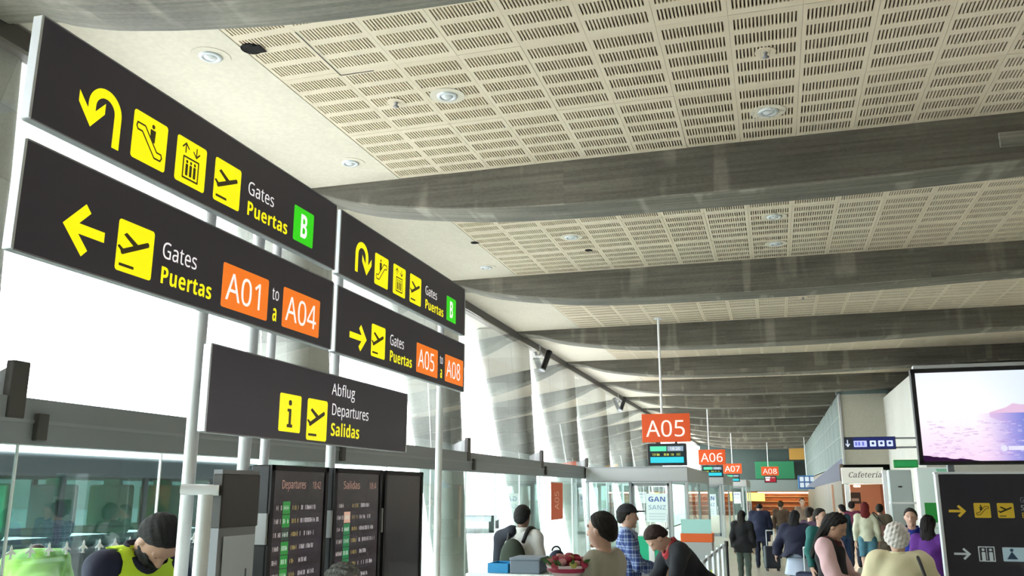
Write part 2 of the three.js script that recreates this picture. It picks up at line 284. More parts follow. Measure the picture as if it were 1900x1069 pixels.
const upper = (flip) => signTex((g, X, Y, L) => {
  if (!flip) uArrow(g, X(0.292), X(0.442), Y(0.262), Y(0.045), Y(0.086), L(0.042), false); else uArrow(g, X(0.245), X(0.400), Y(0.272), Y(0.068), Y(0.075), L(0.042), true);
  const o = flip ? [0.526, 0.842, 1.156] : [0.535, 0.832, 1.132];
  escalator(g, X(o[0]), Y(0.279), L(0.228), flip); lift(g, X(o[1]), Y(0.279), L(0.228)); plane(g, X(o[2]), Y(0.279), L(0.228));
  const t = flip ? 1.47 : 1.426; fit(g, 'Gates', X(t), Y(0.180), L(0.265), L(0.075), WHT); fit(g, 'Puertas', X(t), Y(0.063), L(0.42), L(0.078), YEL, 'sans-serif', 'bold');
  const b = flip ? 1.96 : 1.906; rrect(g, X(b), Y(0.273), L(0.232), L(0.215), L(0.012), GRN); fit(g, 'B', X(b + 0.07), Y(0.095), L(0.095), L(0.145), WHT, 'sans-serif', 'bold');
});
const lower = (left) => signTex((g, X, Y, L) => {
  if (left) arrow(g, X(0.213), X(0.440), Y(0.163), L(0.044), true); else arrow(g, X(0.187), X(0.443), Y(0.142), L(0.042), false, YEL, 0.30);
  plane(g, X(0.514), Y(0.275), L(0.228));
  const t = left ? 0.798 : 0.82; fit(g, 'Gates', X(t), Y(0.174), L(0.26), L(0.078), WHT); fit(g, 'Puertas', X(t), Y(0.055), L(left ? 0.39 : 0.42), L(0.08), YEL, 'sans-serif', 'bold');
  const a = left ? 1.265 : 1.322, b = left ? 1.842 : 1.946, q = left ? ['A01', 'A04'] : ['A05', 'A08'];
  for (const [k, x] of [[0, a], [1, b]]) { rrect(g, X(x), Y(0.272), L(left ? 0.425 : 0.455), L(0.232), L(0.014), ORG); fit(g, q[k], X(x + 0.035), Y(0.085), L(0.355), L(0.145), WHT, 'sans-serif', ''); }
  const m = left ? 1.728 : 1.825; fit(g, 'to', X(m), Y(0.176), L(0.075), L(0.07), WHT); fit(g, 'a', X(m + 0.012), Y(0.055), L(0.05), L(0.095), YEL, 'sans-serif', 'bold');
});
const departures = signTex((g, X, Y, L) => {
  rrect(g, X(0.648), Y(0.255), L(0.235), L(0.213), L(0.012), YEL);
  rrect(g, X(0.745), Y(0.222), L(0.034), L(0.030), L(0.012), INK); rrect(g, X(0.735), Y(0.172), L(0.042), L(0.016), 1, INK); rrect(g, X(0.752), Y(0.172), L(0.026), L(0.1), 1, INK); rrect(g, X(0.735), Y(0.086), L(0.06), L(0.018), 2, INK);
  plane(g, X(0.955), Y(0.255), L(0.245));
  fit(g, 'Abflug', X(1.245), Y(0.305), L(0.32), L(0.072), WHT); fit(g, 'Departures', X(1.25), Y(0.180), L(0.53), L(0.072), WHT); fit(g, 'Salidas', X(1.25), Y(0.052), L(0.40), L(0.08), YEL, 'sans-serif', 'bold');
});
const signMat = (t) => new THREE.MeshStandardMaterial({ map: t, roughness: 0.38, emissive: 0xffffff, emissiveMap: t, emissiveIntensity: 0.28 });
function hangingSign(label, tex, z, y, w = 2.42) {
  const o = thing('overhead_sign', label, 'sign', [-2.6, y, z]);
  part('housing', bx(0.036, SH - 0.004, w - 0.02, -0.019, SH / 2, -w / 2), M.dark, o);
  const f = part('sign_face', new THREE.PlaneGeometry(w - 0.02, SH - 0.004).rotateY(Math.PI / 2).translate(0, SH / 2, -w / 2), signMat(tex), o);
  for (const k of [-0.005, -w + 0.005]) part('end_cap', rb(0.044, SH, 0.012, -0.019, SH / 2, k, 0.003), M.alu, o);
  part('edge_rail', [bx(0.04, 0.006, w - 0.02, -0.019, -0.001, -w / 2), bx(0.04, 0.006, w - 0.02, -0.019, SH + 0.001, -w / 2)], M.grey, o);
  return o;
}
hangingSign('black overhead sign with a yellow left-hand U-turn arrow, escalator and lift symbols and green B', upper(false), -2.385, 3.265);
hangingSign('black overhead sign with left arrow and orange plates A01 to A04', lower(true), -2.385, 2.755);
hangingSign('narrow-looking farther overhead sign with a right-hand U-turn arrow and green B', upper(true), -4.85, 3.258);
hangingSign('black overhead sign with right arrow and orange plates A05 to A08', lower(false), -4.85, 2.75);
hangingSign('black departures sign with yellow information symbol above the flight boards', departures, -3.60, 2.175);
// white tubular posts that carry the signs
function post(label, x, z, top, r = 0.032) {
  const o = thing('sign_post', label, 'post', [x, 0, z], 0, 'white posts of the sign frame');
  part('tube', cyl(r, r, top, 0, top / 2, 0), M.white, o); for (const y of [3.0, 3.5]) part('clamp', bx(0.17, 0.04, 0.05, 0.08, y, 0), M.alu, o); part('base_flange', cyl(r * 1.6, r * 1.65, 0.02, 0, 0.01, 0), M.alu, o); part('cap', cyl(r * 1.05, r * 1.05, 0.02, 0, top + 0.01, 0), M.alu, o); return o;
}
post('white post beside the left end of the departures sign, down to the floor', -2.78, -3.755, 3.62);
post('thicker white post rising behind the departures sign, left of a thinner one', -2.80, -4.25, 3.62, 0.034);
post('thinner white post behind the departures sign, above the first flight board', -2.80, -4.45, 3.62, 0.026);
post('white post between the two pairs of gate signs, above the second flight board', -2.80, -5.24, 3.64, 0.032);
post('white post at the far end of the gate signs, mostly behind them', -2.80, -7.2, 3.62, 0.03);
{
  const o = thing('pipe_frame', 'white pipe frame with a horizontal bar next to the reviewing panel', 'frame', [-2.6, 0, -3.6]);
  part('top_bar', rod(V(-0.17, 1.905, -0.09), V(-0.01, 1.90, -0.17), 0.026), M.white, o);
  part('upright', cyl(0.034, 0.034, 1.88, 0, 0.94, -0.05), M.white, o);
  part('foot_plate', rb(0.2, 0.02, 0.2, 0, 0.01, -0.09, 0.005), M.white, o);
}
{
  const tex = canvasTex(256, 1024, (g, W, H) => { g.fillStyle = '#c9d2db'; g.fillRect(0, 0, W, H); g.fillStyle = '#5a6068'; for (const [x, y, w, h] of [[190, 120, 14, 40], [195, 300, 16, 36], [186, 560, 20, 10], [190, 600, 16, 10], [186, 640, 18, 12], [186, 700, 18, 12], [60, 780, 110, 8], [60, 800, 80, 8], [60, 820, 96, 8]]) g.fillRect(x, y, w, h); });
  const o = thing('notice_board', 'slim upright notice board with dark top and pale sheet beside the flight boards', 'notice board', [-2.6, 0, -3.78]);
  part('frame', [bx(0.05, 2.0, 0.32, -0.03, 1.0, -0.16)], M.grey, o); part('header', rb(0.06, 0.26, 0.33, -0.025, 1.85, -0.16, 0.008), M.rail, o);
  part('sheet', new THREE.PlaneGeometry(0.27, 1.4).rotateY(Math.PI / 2).translate(0.003, 0.98, -0.17), std(0xffffff, 0.6, { map: tex }), o);
}
// flight boards
function strokes(g, x, y, w, h, color, r) { g.fillStyle = color; let q = x; while (q < x + w - 4) { const k = r(); if (k > 0.15) { g.fillRect(q, y - h, 3, h); if (k > 0.4) g.fillRect(q, y - h * (k > 0.7 ? 1 : 0.55), 8, 3); if (k > 0.55) g.fillRect(q + 6, y - h * 0.8, 3, h * 0.8); } q += 12; } }
function flights(n) {
  return canvasTex(440, 800, (g, W, H) => {
    g.fillStyle = '#352f2f'; g.fillRect(0, 0, W, H); let s = 11 + n * 97; const r = () => (s = (s * 16807) % 2147483647) / 2147483647;
    fit(g, n ? 'Salidas' : 'Departures', 60, 70, n ? 170 : 210, 34, '#c99a86'); fit(g, n ? '18:4' : '18:42', 330, 70, 80, 30, '#c99a86');
    for (let i = 0; i < 13; i++) {
      const y = 118 + i * 52; g.fillStyle = i % 2 ? '#3a3436' : '#332d2d'; g.fillRect(0, y, W, 52);
      const c = n ? (i === 0 ? null : i === 1 ? '#e9b9a0' : i < 10 ? '#2a8a4e' : '#d8a090') : (i < 2 || (i > 2 && i < 6) ? '#33993f' : i === 2 ? '#3a4a3c' : i === 7 ? '#e58b33' : i === 8 ? '#c9403a' : i > 8 ? '#e8938c' : null);
      if (c) { g.fillStyle = c; g.fillRect(78, y + 2, 62, 49); }
      strokes(g, 14, y + 36, 56, 18, '#d9cfc8', r);
      if (c) strokes(g, 86, y + 36, 44, 18, '#dff0dd', r);
      strokes(g, 160, y + 36, 60, 17, '#c8b46a', r);
      strokes(g, 236, y + 36, 60 + r() * 130, 18, '#e6dfdf', r);
    }
  });
}
function flightBoard(label, z, w, tex) {
  const o = thing('flight_board', label, 'screen', [-2.6, 0, z]);
  part('housing', rb(0.12, 1.16, w, -0.065, 1.455, -w / 2, 0.012), M.dark, o);
  if (tex) part('screen', new THREE.PlaneGeometry(w - 0.09, 1.10).rotateY(Math.PI / 2).translate(-0.002, 1.455, -w / 2), new THREE.MeshStandardMaterial({ color: 0x222222, map: tex, roughness: 0.25, emissive: 0xffffff, emissiveMap: tex, emissiveIntensity: 0.25 }), o);
  else part('screen', new THREE.PlaneGeometry(w - 0.07, 1.10).rotateY(Math.PI / 2).translate(-0.002, 1.455, -w / 2), std(lin(0.03, 0.026, 0.032), 0.3), o);
  part('bezel', [bx(0.012, 1.16, 0.035, -0.002, 1.455, -0.02), bx(0.012, 1.16, 0.035, -0.002, 1.455, -w + 0.02), bx(0.012, 0.03, w, -0.002, 2.02, -w / 2), bx(0.012, 0.03, w, -0.002, 0.89, -w / 2)], M.black, o);
  part('stand', [bx(0.06, 0.86, 0.1, -0.07, 0.45, -w / 2), bx(0.15, 0.03, w * 0.8, -0.06, 0.015, -w / 2)], M.dark, o);
  part('vent_strip', bx(0.125, 0.16, 0.02, -0.065, 1.7, 0.005), M.midgrey, o);
}
flightBoard('tall flight board with two green blocks and an orange status block, nearest of the boards', -4.21, 0.64, flights(0));
flightBoard('middle flight board with one long green status column', -4.93, 0.69, flights(1));
flightBoard('blank black board at the far end of the flight boards', -5.66, 0.70, null);

// ---------------------------------------------------------------- hanging gate signs
function gateSign(txt, x, z, label, w = 1.0, dx = 0) {
  const o = thing('gate_sign', label, 'gate sign', [x, 2.40, z]);
  const face = canvasTex(400, 240, (g, W, H) => { g.fillStyle = '#d54f16'; g.fillRect(0, 0, W, H); fit(g, txt, 32, 195, 336, 140, '#fbeee8', 'sans-serif', ''); });
  const scr = canvasTex(300, 176, (g, W, H) => {
    g.fillStyle = '#0b1c22'; g.fillRect(0, 0, W, H);
    const red = txt === 'A08';
    g.fillStyle = red ? '#e8e0e0' : '#5fe0b0'; g.fillRect(8, 8, 140, 48); g.fillStyle = red ? '#b02a38' : '#8aa0b0'; g.fillRect(156, 8, 136, 48); fit(g, '18:20', 176, 46, 90, 28, '#ffffff');
    if (red) { g.fillStyle = '#a02030'; g.fillRect(8, 64, 284, 104); g.fillStyle = '#f0e4e4'; g.fillRect(20, 72, 110, 60); }
    else { { let q = 3; strokes(g, 18, 100, 250, 24, '#e8f060', () => (q = (q * 16807) % 2147483647) / 2147483647); } g.fillStyle = '#2fc8d8'; g.fillRect(8, 112, 284, 56); }
  });
  part('rod', [cyl(0.025, 0.025, 5.59 - 2.40 - 1.1, dx, (5.59 - 2.40 + 1.1) / 2, -0.02), cyl(0.09, 0.09, 0.02, dx, 5.585 - 2.40, -0.02)], M.white, o);
  part('panel', rb(w, 0.60, 0.06, 0, 0.80, 0, 0.008), M.orange, o);
  part('panel_face', new THREE.PlaneGeometry(w - 0.01, 0.59).translate(0, 0.80, 0.032), new THREE.MeshStandardMaterial({ map: face, roughness: 0.45, emissive: 0xffffff, emissiveMap: face, emissiveIntensity: 0.06 }), o);
  part('hanger', bx(0.05, 0.08, 0.04, -0.2, 0.47, 0), M.dark, o); part('hanger', bx(0.05, 0.08, 0.04, 0.2, 0.47, 0), M.dark, o);
  part('screen_housing', rb(0.82, 0.46, 0.1, 0, 0.24, -0.02, 0.012), M.dark, o);
  part('screen', new THREE.PlaneGeometry(0.74, 0.38).translate(0, 0.24, 0.0325), new THREE.MeshStandardMaterial({ color: 0x222222, map: scr, roughness: 0.3, emissive: 0xffffff, emissiveMap: scr, emissiveIntensity: 0.45 }), o);
}
gateSign('A05', -2.17, -18.9, 'large orange A05 gate sign hanging from the ceiling over a small screen', 1.02, -0.08);
gateSign('A06', -2.39, -36.4, 'smaller orange A06 gate sign hanging beyond the A05 sign', 1.06, -0.1);
gateSign('A07', -2.48, -56, 'orange A07 gate sign partly hidden behind the A06 sign', 1.1, 0.0);
gateSign('A08', -0.32, -64, 'small far orange A08 gate sign with a red and white screen', 1.15, -0.1);

// ---------------------------------------------------------------- gate doorways along the windows
function gateway(label, x0, x1, zn, zf, doors) {
  const o = thing('gate_doorway', label, 'gate doorway', [x0, 0, zn]); const w = x1 - x0, d = zn - zf;
  part('roof_box', rb(w, 0.42, d, w / 2, 2.34, -d / 2, 0.015), M.midgrey, o);
  part('fascia_trim', [bx(w + 0.02, 0.04, 0.03, w / 2, 2.14, 0.01), bx(w + 0.02, 0.03, 0.03, w / 2, 2.54, 0.01)], M.grey, o);
  const xs = [0.04, ...doors.flat(), w - 0.04];
  for (const x of xs) part('upright', rb(0.08, 2.14, 0.1, x, 1.07, -0.05, 0.008), x === xs[1] ? M.transom : M.midgrey, o);
  part('side_frame', [rb(0.08, 2.14, 0.08, w - 0.04, 1.07, -d + 0.06, 0.008), rb(0.08, 2.14, 0.08, w - 0.04, 1.07, -d / 2, 0.008), rb(0.08, 2.14, 0.08, 0.04, 1.07, -d + 0.06, 0.008)], M.midgrey, o);
  part('side_pane', bx(0.012, 2.1, d - 0.2, w - 0.04, 1.08, -d / 2), M.glassGreen, o);
  for (let k = 0; k < xs.length - 1; k++) if (xs[k + 1] - xs[k] > 0.15) {
    const isDoor = doors.some(([a]) => a === xs[k]), l = xs[k + 1] - xs[k] - 0.08, xc = (xs[k] + xs[k + 1]) / 2;
    if (isDoor) { const dr = part('door', [bx(0.06, 2.06, 0.05, xc - l / 2 + 0.03, 1.06, -0.05), bx(0.06, 2.06, 0.05, xc + l / 2 - 0.03, 1.06, -0.05), bx(l, 0.08, 0.05, xc, 2.06, -0.05), bx(l, 0.12, 0.05, xc, 0.09, -0.05)], M.transom, o); part('pane', bx(l - 0.1, 1.9, 0.012, xc, 1.1, -0.05), M.glass, dr); part('handle', rod(V(xc + l / 2 - 0.1, 0.9, 0.01), V(xc + l / 2 - 0.1, 1.25, 0.01), 0.014), M.chrome, dr); } else { part('pane', bx(l, 2.08, 0.012, xc, 1.07, -0.05), M.glassGreen, o); }
  }
  return o;
}
const notice = canvasTex(256, 320, (g, W, H) => { g.fillStyle = '#e6f1f4'; g.fillRect(0, 0, W, H); fit(g, 'GAN', 24, 90, 208, 56, '#3f62a8', 'sans-serif', 'bold'); fit(g, 'SANZ', 24, 180, 208, 52, '#9db8cf', 'sans-serif', 'bold'); g.fillStyle = '#c8d8e0'; for (const y of [220, 250, 280]) g.fillRect(30, y, 190, 12); });
{
  const nm = std(0xffffff, 0.6, { map: notice });
  const a = gateway('long glazed gate doorway under the A05 sign, its door carrying a lettered notice', -5.25, -2.35, -25.2, -33.5, [[1.28, 2.42]]);
  part('notice', bx(0.62, 0.78, 0.006, 2.02, 1.42, -0.035), nm, a); part('push_pad', bx(0.1, 0.1, 0.03, 0.55, 1.35, 0), M.grey, a); part('push_pad', bx(0.1, 0.1, 0.03, 1.0, 1.35, 0), M.grey, a);
  const b = gateway('glazed gate doorway with a dark door frame below the A06 sign', -3.75, -2.1, -38.5, -47, [[0.35, 1.5]]);
  part('notice', bx(0.6, 0.9, 0.006, 1.0, 1.3, -0.03), nm, b);
  const c = gateway('farthest glazed gate doorway below the A07 sign', -3.2, -1.75, -57.5, -66, [[0.3, 1.2]]);
  part('notice', bx(0.6, 0.7, 0.006, 0.75, 1.45, -0.03), nm, c);
}
{
  const t = canvasTex(128, 256, (g, W, H) => { g.fillStyle = '#d9603c'; g.fillRect(0, 0, W, H); g.save(); g.translate(84, 190); g.rotate(-Math.PI / 2); fit(g, 'A05', 0, 0, 130, 46, '#f2b9a0', 'sans-serif', ''); g.restore(); });
  const o = thing('window_banner', 'upright orange banner hanging on the window glass left of the gate doorways', 'banner', [-5.386, 1.18, -21.6]);
  part('sheet', bx(0.01, 0.92, 1.25, 0, 0.46, -0.62), std(0xffffff, 0.7, { map: t }), o); part('hanging_bar', bx(0.025, 0.03, 1.27, 0, 0.925, -0.62), M.alu, o);
}
{
  const o = thing('gate_desk', 'small gate desk with an orange band and a pale glass top', 'desk', [-1.92, 0, -18.6]);
  part('body', rb(0.62, 0.92, 0.5, 0.31, 0.46, -0.25, 0.015), M.midgrey, o); part('band', rb(0.64, 0.17, 0.52, 0.31, 0.96, -0.25, 0.01), M.orange, o);
  part('glass_screen', bx(0.60, 0.28, 0.02, 0.31, 1.185, -0.03), std(lin(0.45, 0.75, 0.72), 0.15), o); part('lime_kick', bx(0.66, 0.05, 0.54, 0.31, 0.32, -0.25), std(lin(0.45, 0.62, 0.08), 0.5), o);
}
// queue barriers
for (let k = 0; k < 6; k++) {
  const z = -12.4 - k * 0.95, x = -1.02 + 0.015 * k;
  const o = thing('queue_post', ['queue post nearest the camera in the row beside the bent man', 'second queue post from the camera in the row', 'third queue post from the camera in the row', 'fourth queue post from the camera in the row', 'fifth queue post from the camera in the row', 'last and dark queue post of the row before the gate desk'][k], 'queue post', [x, 0, z], 0, 'queue posts in a row');
  part('tube', cyl(0.028, 0.028, 0.9, 0, 0.46, 0), k === 5 ? M.dark : M.alu, o); part('base', lathe([[0, 0], [0.17, 0], [0.17, 0.012], [0.05, 0.035], [0, 0.04]]), M.dark, o); part('belt_head', cyl(0.036, 0.036, 0.09, 0, 0.94, 0), k === 5 ? M.black : M.alu, o);
  if (k < 5) part('belt', bx(0.004, 0.05, 0.86, 0.0075, 0.94, -0.475), M.grey, o);
}

// ---------------------------------------------------------------- right side: screen, direction board, pillars, signs
{
  const t = canvasTex(1024, 580, (g, W, H) => {
    let q = g.createLinearGradient(0, 0, 0, H); q.addColorStop(0, '#eef4ff'); q.addColorStop(0.3, '#ffffff'); q.addColorStop(0.6, '#fff2fb'); q.addColorStop(1, '#f6d8f2'); g.fillStyle = q; g.fillRect(0, 0, W, H);
    q = g.createRadialGradient(760, 150, 20, 760, 150, 420); q.addColorStop(0, 'rgba(205,225,250,0.7)'); q.addColorStop(1, 'rgba(205,225,250,0)'); g.fillStyle = q; g.fillRect(0, 0, W, H);
    poly(g, [[420, 270], [520, 240], [560, 215], [620, 225], [690, 180], [1024, 150], [1024, 580], [420, 300]], 'rgba(224,178,214,0.75)');
    q = g.createLinearGradient(330, 0, 900, 0); q.addColorStop(0, 'rgba(245,215,242,0)'); q.addColorStop(0.35, 'rgba(170,160,226,0.95)'); q.addColorStop(0.6, '#5f78d0'); q.addColorStop(1, '#3f5ec0'); g.fillStyle = q; g.fillRect(0, 275, W, 305);
    let s = 5; const r = () => (s = (s * 16807) % 2147483647) / 2147483647;
    for (let i = 0; i < 420; i++) { const x = 40 + r() * 980, y = 320 + r() * 240; g.fillStyle = r() > 0.5 ? 'rgba(150,110,190,0.25)' : 'rgba(255,235,255,0.35)'; g.fillRect(x, y, 10 + r() * 34, 3 + r() * 5); }
    g.fillStyle = '#301038'; g.beginPath(); g.moveTo(0, H); g.lineTo(0, 540); for (let x = 0; x <= 300; x += 20) g.lineTo(x, 540 + x * 0.1 + r() * 8); g.lineTo(340, H); g.fill();
    g.fillStyle = '#e4e2fb'; g.fillRect(505, 487, 150, 26); g.beginPath(); g.arc(480, 500, 20, 0, 7); g.fill();
  });
  const o = thing('advertising_screen', 'large bright landscape screen showing pale sky over a violet sea', 'screen', [1.30, 2.13, -9]);
  part('housing', rb(1.54, 0.90, 0.09, 0.77, 0.45, -0.05, 0.012), M.dark, o);
  part('screen_panel', new THREE.PlaneGeometry(1.46, 0.825).translate(0.77, 0.445, -0.003), new THREE.MeshStandardMaterial({ color: 0x111111, map: t, roughness: 0.3, emissive: 0xffffff, emissiveMap: t, emissiveIntensity: 0.38 }), o);
  part('frame', [bx(1.54, 0.022, 0.02, 0.77, 0.872, 0), bx(1.54, 0.026, 0.02, 0.77, 0.02, 0), bx(0.035, 0.86, 0.02, 0.02, 0.445, 0), bx(0.035, 0.86, 0.02, 1.52, 0.445, 0)], M.black, o);
  part('top_shelf', rb(1.5, 0.035, 0.1, 0.78, 0.915, -0.05, 0.006), M.midgrey, o); part('upright', [rb(0.06, 3.0, 0.05, 0.28, -0.62, -0.13, 0.01), rb(0.06, 3.0, 0.05, 1.5, -0.62, -0.13, 0.01)], M.grey, o);
  const l = new THREE.RectAreaLight(0xfff4ff, 1.6, 1.4, 0.78); l.position.set(0.77, 0.445, 0.02); l.rotation.y = Math.PI; o.add(l);
}
{
  const t = canvasTex(1024, 1340, (g, W, H) => {
    const s = 1024 / 1.6, X = (x) => (x - 1.45) * s, Y = (y) => (2.05 - y) * s; g.fillStyle = '#2b2a32'; g.fillRect(0, 0, W, H); const y2 = '#d8b53a';
    arrow(g, X(1.50), X(1.645), Y(1.71), 15, false, y2, 0.34); escalator(g, X(1.71), Y(1.785), 0.135 * s, true, y2); plane(g, X(1.90), Y(1.785), 0.135 * s, y2);
    fit(g, 'Gates', X(2.09), Y(1.79), 90, 30, '#8d9096'); fit(g, 'Salidas', X(2.09), Y(1.72), 120, 30, '#cfd6dc'); fit(g, 'Puertas', X(2.09), Y(1.65), 130, 32, y2, 'sans-serif', 'bold');
    arrow(g, X(1.505), X(1.645), Y(1.325), 13, false, '#cfdbe2', 0.34);
    g.strokeStyle = '#cfdbe2'; g.lineWidth = 6; g.strokeRect(X(1.71), Y(1.39), 0.125 * s, 0.125 * s); g.fillStyle = '#cfdbe2'; g.beginPath(); g.arc(X(1.745), Y(1.365), 8, 0, 7); g.arc(X(1.805), Y(1.365), 8, 0, 7); g.fill(); rrect(g, X(1.73), Y(1.345), 20, 50, 5, '#cfdbe2'); rrect(g, X(1.79), Y(1.345), 20, 50, 5, '#cfdbe2'); g.fillRect(X(1.77), Y(1.385), 4, 70);
    rrect(g, X(1.90), Y(1.39), 0.30 * s, 0.125 * s, 6, '#b9d3e4'); for (const x of [1.975, 2.12]) { g.fillStyle = '#2b4560'; g.beginPath(); g.arc(X(x), Y(1.365), 9, 0, 7); g.fill(); poly(g, [[X(x), Y(1.352)], [X(x) + 28, Y(1.285)], [X(x) - 28, Y(1.285)]], '#2b4560'); }
  });
  const o = thing('direction_board', 'tall black direction board with yellow arrow row and white row below the screen', 'sign', [1.43, 0, -9.02]);
  part('body', rb(1.64, 2.05, 0.08, 0.82, 1.025, 0, 0.006), M.dark, o); part('board_face', new THREE.PlaneGeometry(1.6, 2.094 * 0.97).translate(0.82, 1.03, 0.0415), std(0xffffff, 0.35, { map: t }), o);
  part('top_trim', rb(1.68, 0.022, 0.09, 0.82, 2.055, 0, 0.005), M.alu, o); part('side_trim', rb(0.03, 2.05, 0.085, 0.0, 1.025, 0, 0.006), M.alu, o);
}
{
  const t = canvasTex(256, 1200, (g, W, H) => { g.fillStyle = '#e4f5f0'; g.fillRect(0, 0, W, H); poly(g, [[130, 0], [256, 0], [256, 230], [200, 230]], '#8fd0b4'); g.fillStyle = '#2c9440'; g.fillRect(24, 262, 205, 150); g.fillStyle = '#bfe0cc'; g.fillRect(20, 450, 210, 8); g.fillStyle = '#d6e4ec'; g.fillRect(0, 640, W, 560); });
  const o = thing('poster_pillar', 'white and mint poster pillar with a green square behind the direction board', 'pillar', [1.95, 0, -14]);
  part('body', rb(0.5, 2.22, 0.3, 0.25, 1.11, 0, 0.01), M.white, o); part('poster', new THREE.PlaneGeometry(0.47, 2.16).translate(0.25, 1.12, 0.152), std(0xffffff, 0.5, { map: t }), o); part('plinth', bx(0.52, 0.06, 0.32, 0.25, 0.03, 0), M.grey, o);
}
{
  const t = canvasTex(512, 124, (g, W, H) => {
    g.fillStyle = '#1b2358'; g.fillRect(0, 0, W, H); g.fillStyle = '#20242e'; g.fillRect(0, 0, 90, H); stroke(g, [[34, 30], [34, 96]], 10, '#c9d0e8'); stroke(g, [[16, 70], [34, 96], [52, 70]], 10, '#c9d0e8');
    rrect(g, 96, 36, 132, 66, 6, '#aeb4f0'); g.fillStyle = '#5a62b8'; for (const x of [110, 140, 180]) g.fillRect(x, 48, 20, 40); for (const x of [258, 342, 426]) { rrect(g, x, 36, 62, 62, 6, '#c3cdf8'); g.fillStyle = '#1b2358'; g.beginPath(); g.arc(x + 31, 64, 14, 0, 7); g.fill(); }
  });
  const o = thing('blue_sign', 'dark blue service sign held out on two bars left of the bright screen', 'sign', [1.72, 2.90, -23.75]); o.scale.setScalar(1.077);
  part('box', rb(1.13, 0.29, 0.1, 0.565, 0.145, -0.05, 0.01), M.dark, o); part('sign_face', new THREE.PlaneGeometry(1.11, 0.27).translate(0.565, 0.145, 0.002), signMat(t), o); part('arm', [rod(V(1.12, 0.04, -0.05), V(1.73, 0.04, -0.05), 0.022), rod(V(1.12, 0.25, -0.05), V(1.73, 0.25, -0.05), 0.022)], M.grey, o);
}
{
  const o = thing('exit_sign', 'small plain green hanging sign over the white pillar by the cafe', 'sign', [2.84, 2.44, -23.8]);
  part('case', rb(0.56, 0.2, 0.08, 0.28, 0.1, 0, 0.015), M.green, o); part('sign_face', rb(0.5, 0.13, 0.02, 0.28, 0.1, 0.035, 0.005), std(lin(0.03, 0.42, 0.12), 0.4), o); part('arm', rod(V(0.54, 0.1, 0), V(0.74, 0.1, 0), 0.02), M.grey, o);
}
{
  const o = thing('white_pillar', 'white clad pillar with a small round fitting near its top, by the cafe entrance', 'pillar', [2.50, 0, -22.2]);
  part('cladding', rb(0.48, 2.36, 0.4, 0.24, 1.18, 0, 0.02), std(lin(0.46, 0.53, 0.53), 0.35), o); part('edge_post', rb(0.09, 2.36, 0.1, -0.08, 1.18, 0.05, 0.01), M.white, o); part('edge_post', rb(0.06, 2.36, 0.1, 0.6, 1.18, 0.05, 0.01), M.midgrey, o);
  part('fitting', cyl(0.04, 0.04, 0.03, 0.22, 1.98, 0.21).rotateX(0), M.dark, o); part('band', bx(0.54, 0.04, 0.42, 0.26, 1.62, 0), M.white, o);
}
// cafe
{
  const t = canvasTex(576, 228, (g, W, H) => { g.fillStyle = '#ece9e2'; g.fillRect(0, 0, W, H); g.font = 'italic 110px serif'; g.fillStyle = '#2a2a30'; g.fillText('Cafetería', 80, 140); });
  const o = thing('cafe_sign', 'white cafe fascia sign with dark italic lettering', 'sign', [2.07, 2.10, -30.7]);
  part('box', rb(1.27, 0.52, 0.14, 0.635, 0.26, -0.02, 0.015), M.white, o); part('sign_face', new THREE.PlaneGeometry(1.24, 0.49).translate(0.635, 0.26, 0.052), std(0xffffff, 0.5, { map: t }), o);
  const c = structGroup('cafe_room');
  const peach = std(lin(0.72, 0.42, 0.30), 0.8);
  part('back_wall', bx(1.9, 2.1, 0.1, 2.95, 1.05, -35.5), peach, c); part('side_wall', bx(0.1, 2.1, 4.6, 3.75, 1.05, -33.2), peach, c); part('side_wall', bx(0.1, 2.74, 5.4, 2.12, 1.37, -33.7), M.brown, c); part('room_ceiling', bx(1.75, 0.08, 4.6, 2.95, 2.14, -33.2), M.midgrey, c); part('entrance_post', rb(0.16, 2.14, 0.2, 2.22, 1.07, -30.85, 0.02), M.white, c);
  const b = thing('menu_board', 'dark menu board on the cafe back wall', 'menu board', [2.25, 1.42, -35.42]); part('panel', rb(0.75, 0.4, 0.04, 0.37, 0.2, 0, 0.01), M.dark, b); part('print', [bx(0.3, 0.12, 0.01, 0.2, 0.26, 0.02), bx(0.25, 0.1, 0.01, 0.55, 0.14, 0.02)], M.midgrey, b);
  const k = thing('cafe_counter', 'pale counter across the cafe interior behind the crowd', 'counter', [2.3, 0, -34]); part('body', rb(1.2, 0.95, 0.6, 0.6, 0.475, 0, 0.02), M.wallLight, k); part('worktop', rb(1.26, 0.04, 0.68, 0.63, 0.97, 0, 0.01), M.white, k);
  const lm = thing('cafe_lamp', 'small bright ceiling lamp just inside the cafe', 'lamp', [2.6, 2.0, -31.8]); part('rim', cyl(0.12, 0.12, 0.05, 0, 0.05, 0), M.alu, lm); part('lamp_lens', cyl(0.1, 0.1, 0.02, 0, 0.02, 0), std(0xffffff, 0.4, { emissive: 0xfff2e0, emissiveIntensity: 3 }), lm);
  const p = new THREE.PointLight(0xffdcbc, 3.5, 0, 2); p.position.set(0, -0.12, 0); p.castShadow = true; lm.add(p);
}
{
  const o = thing('cafe_awning', 'pale lilac sloping awning beside the cafe sign', 'awning', [1.0, 0, -31.5]);
  const s = new THREE.Shape(); s.moveTo(0, 2.02); s.lineTo(0.2, 2.0); s.lineTo(1.18, 2.25); s.lineTo(1.18, 2.95); s.closePath();
  part('cloth', new THREE.ExtrudeGeometry(s, { depth: 0.12, bevelEnabled: true, bevelSize: 0.01, bevelThickness: 0.01 }).translate(0, 0, -0.1), std(lin(0.42, 0.45, 0.58), 0.7), o); part('strut', rod(V(0.2, 2.0, -0.05), V(1.18, 2.35, -0.05), 0.025), M.grey, o);
}
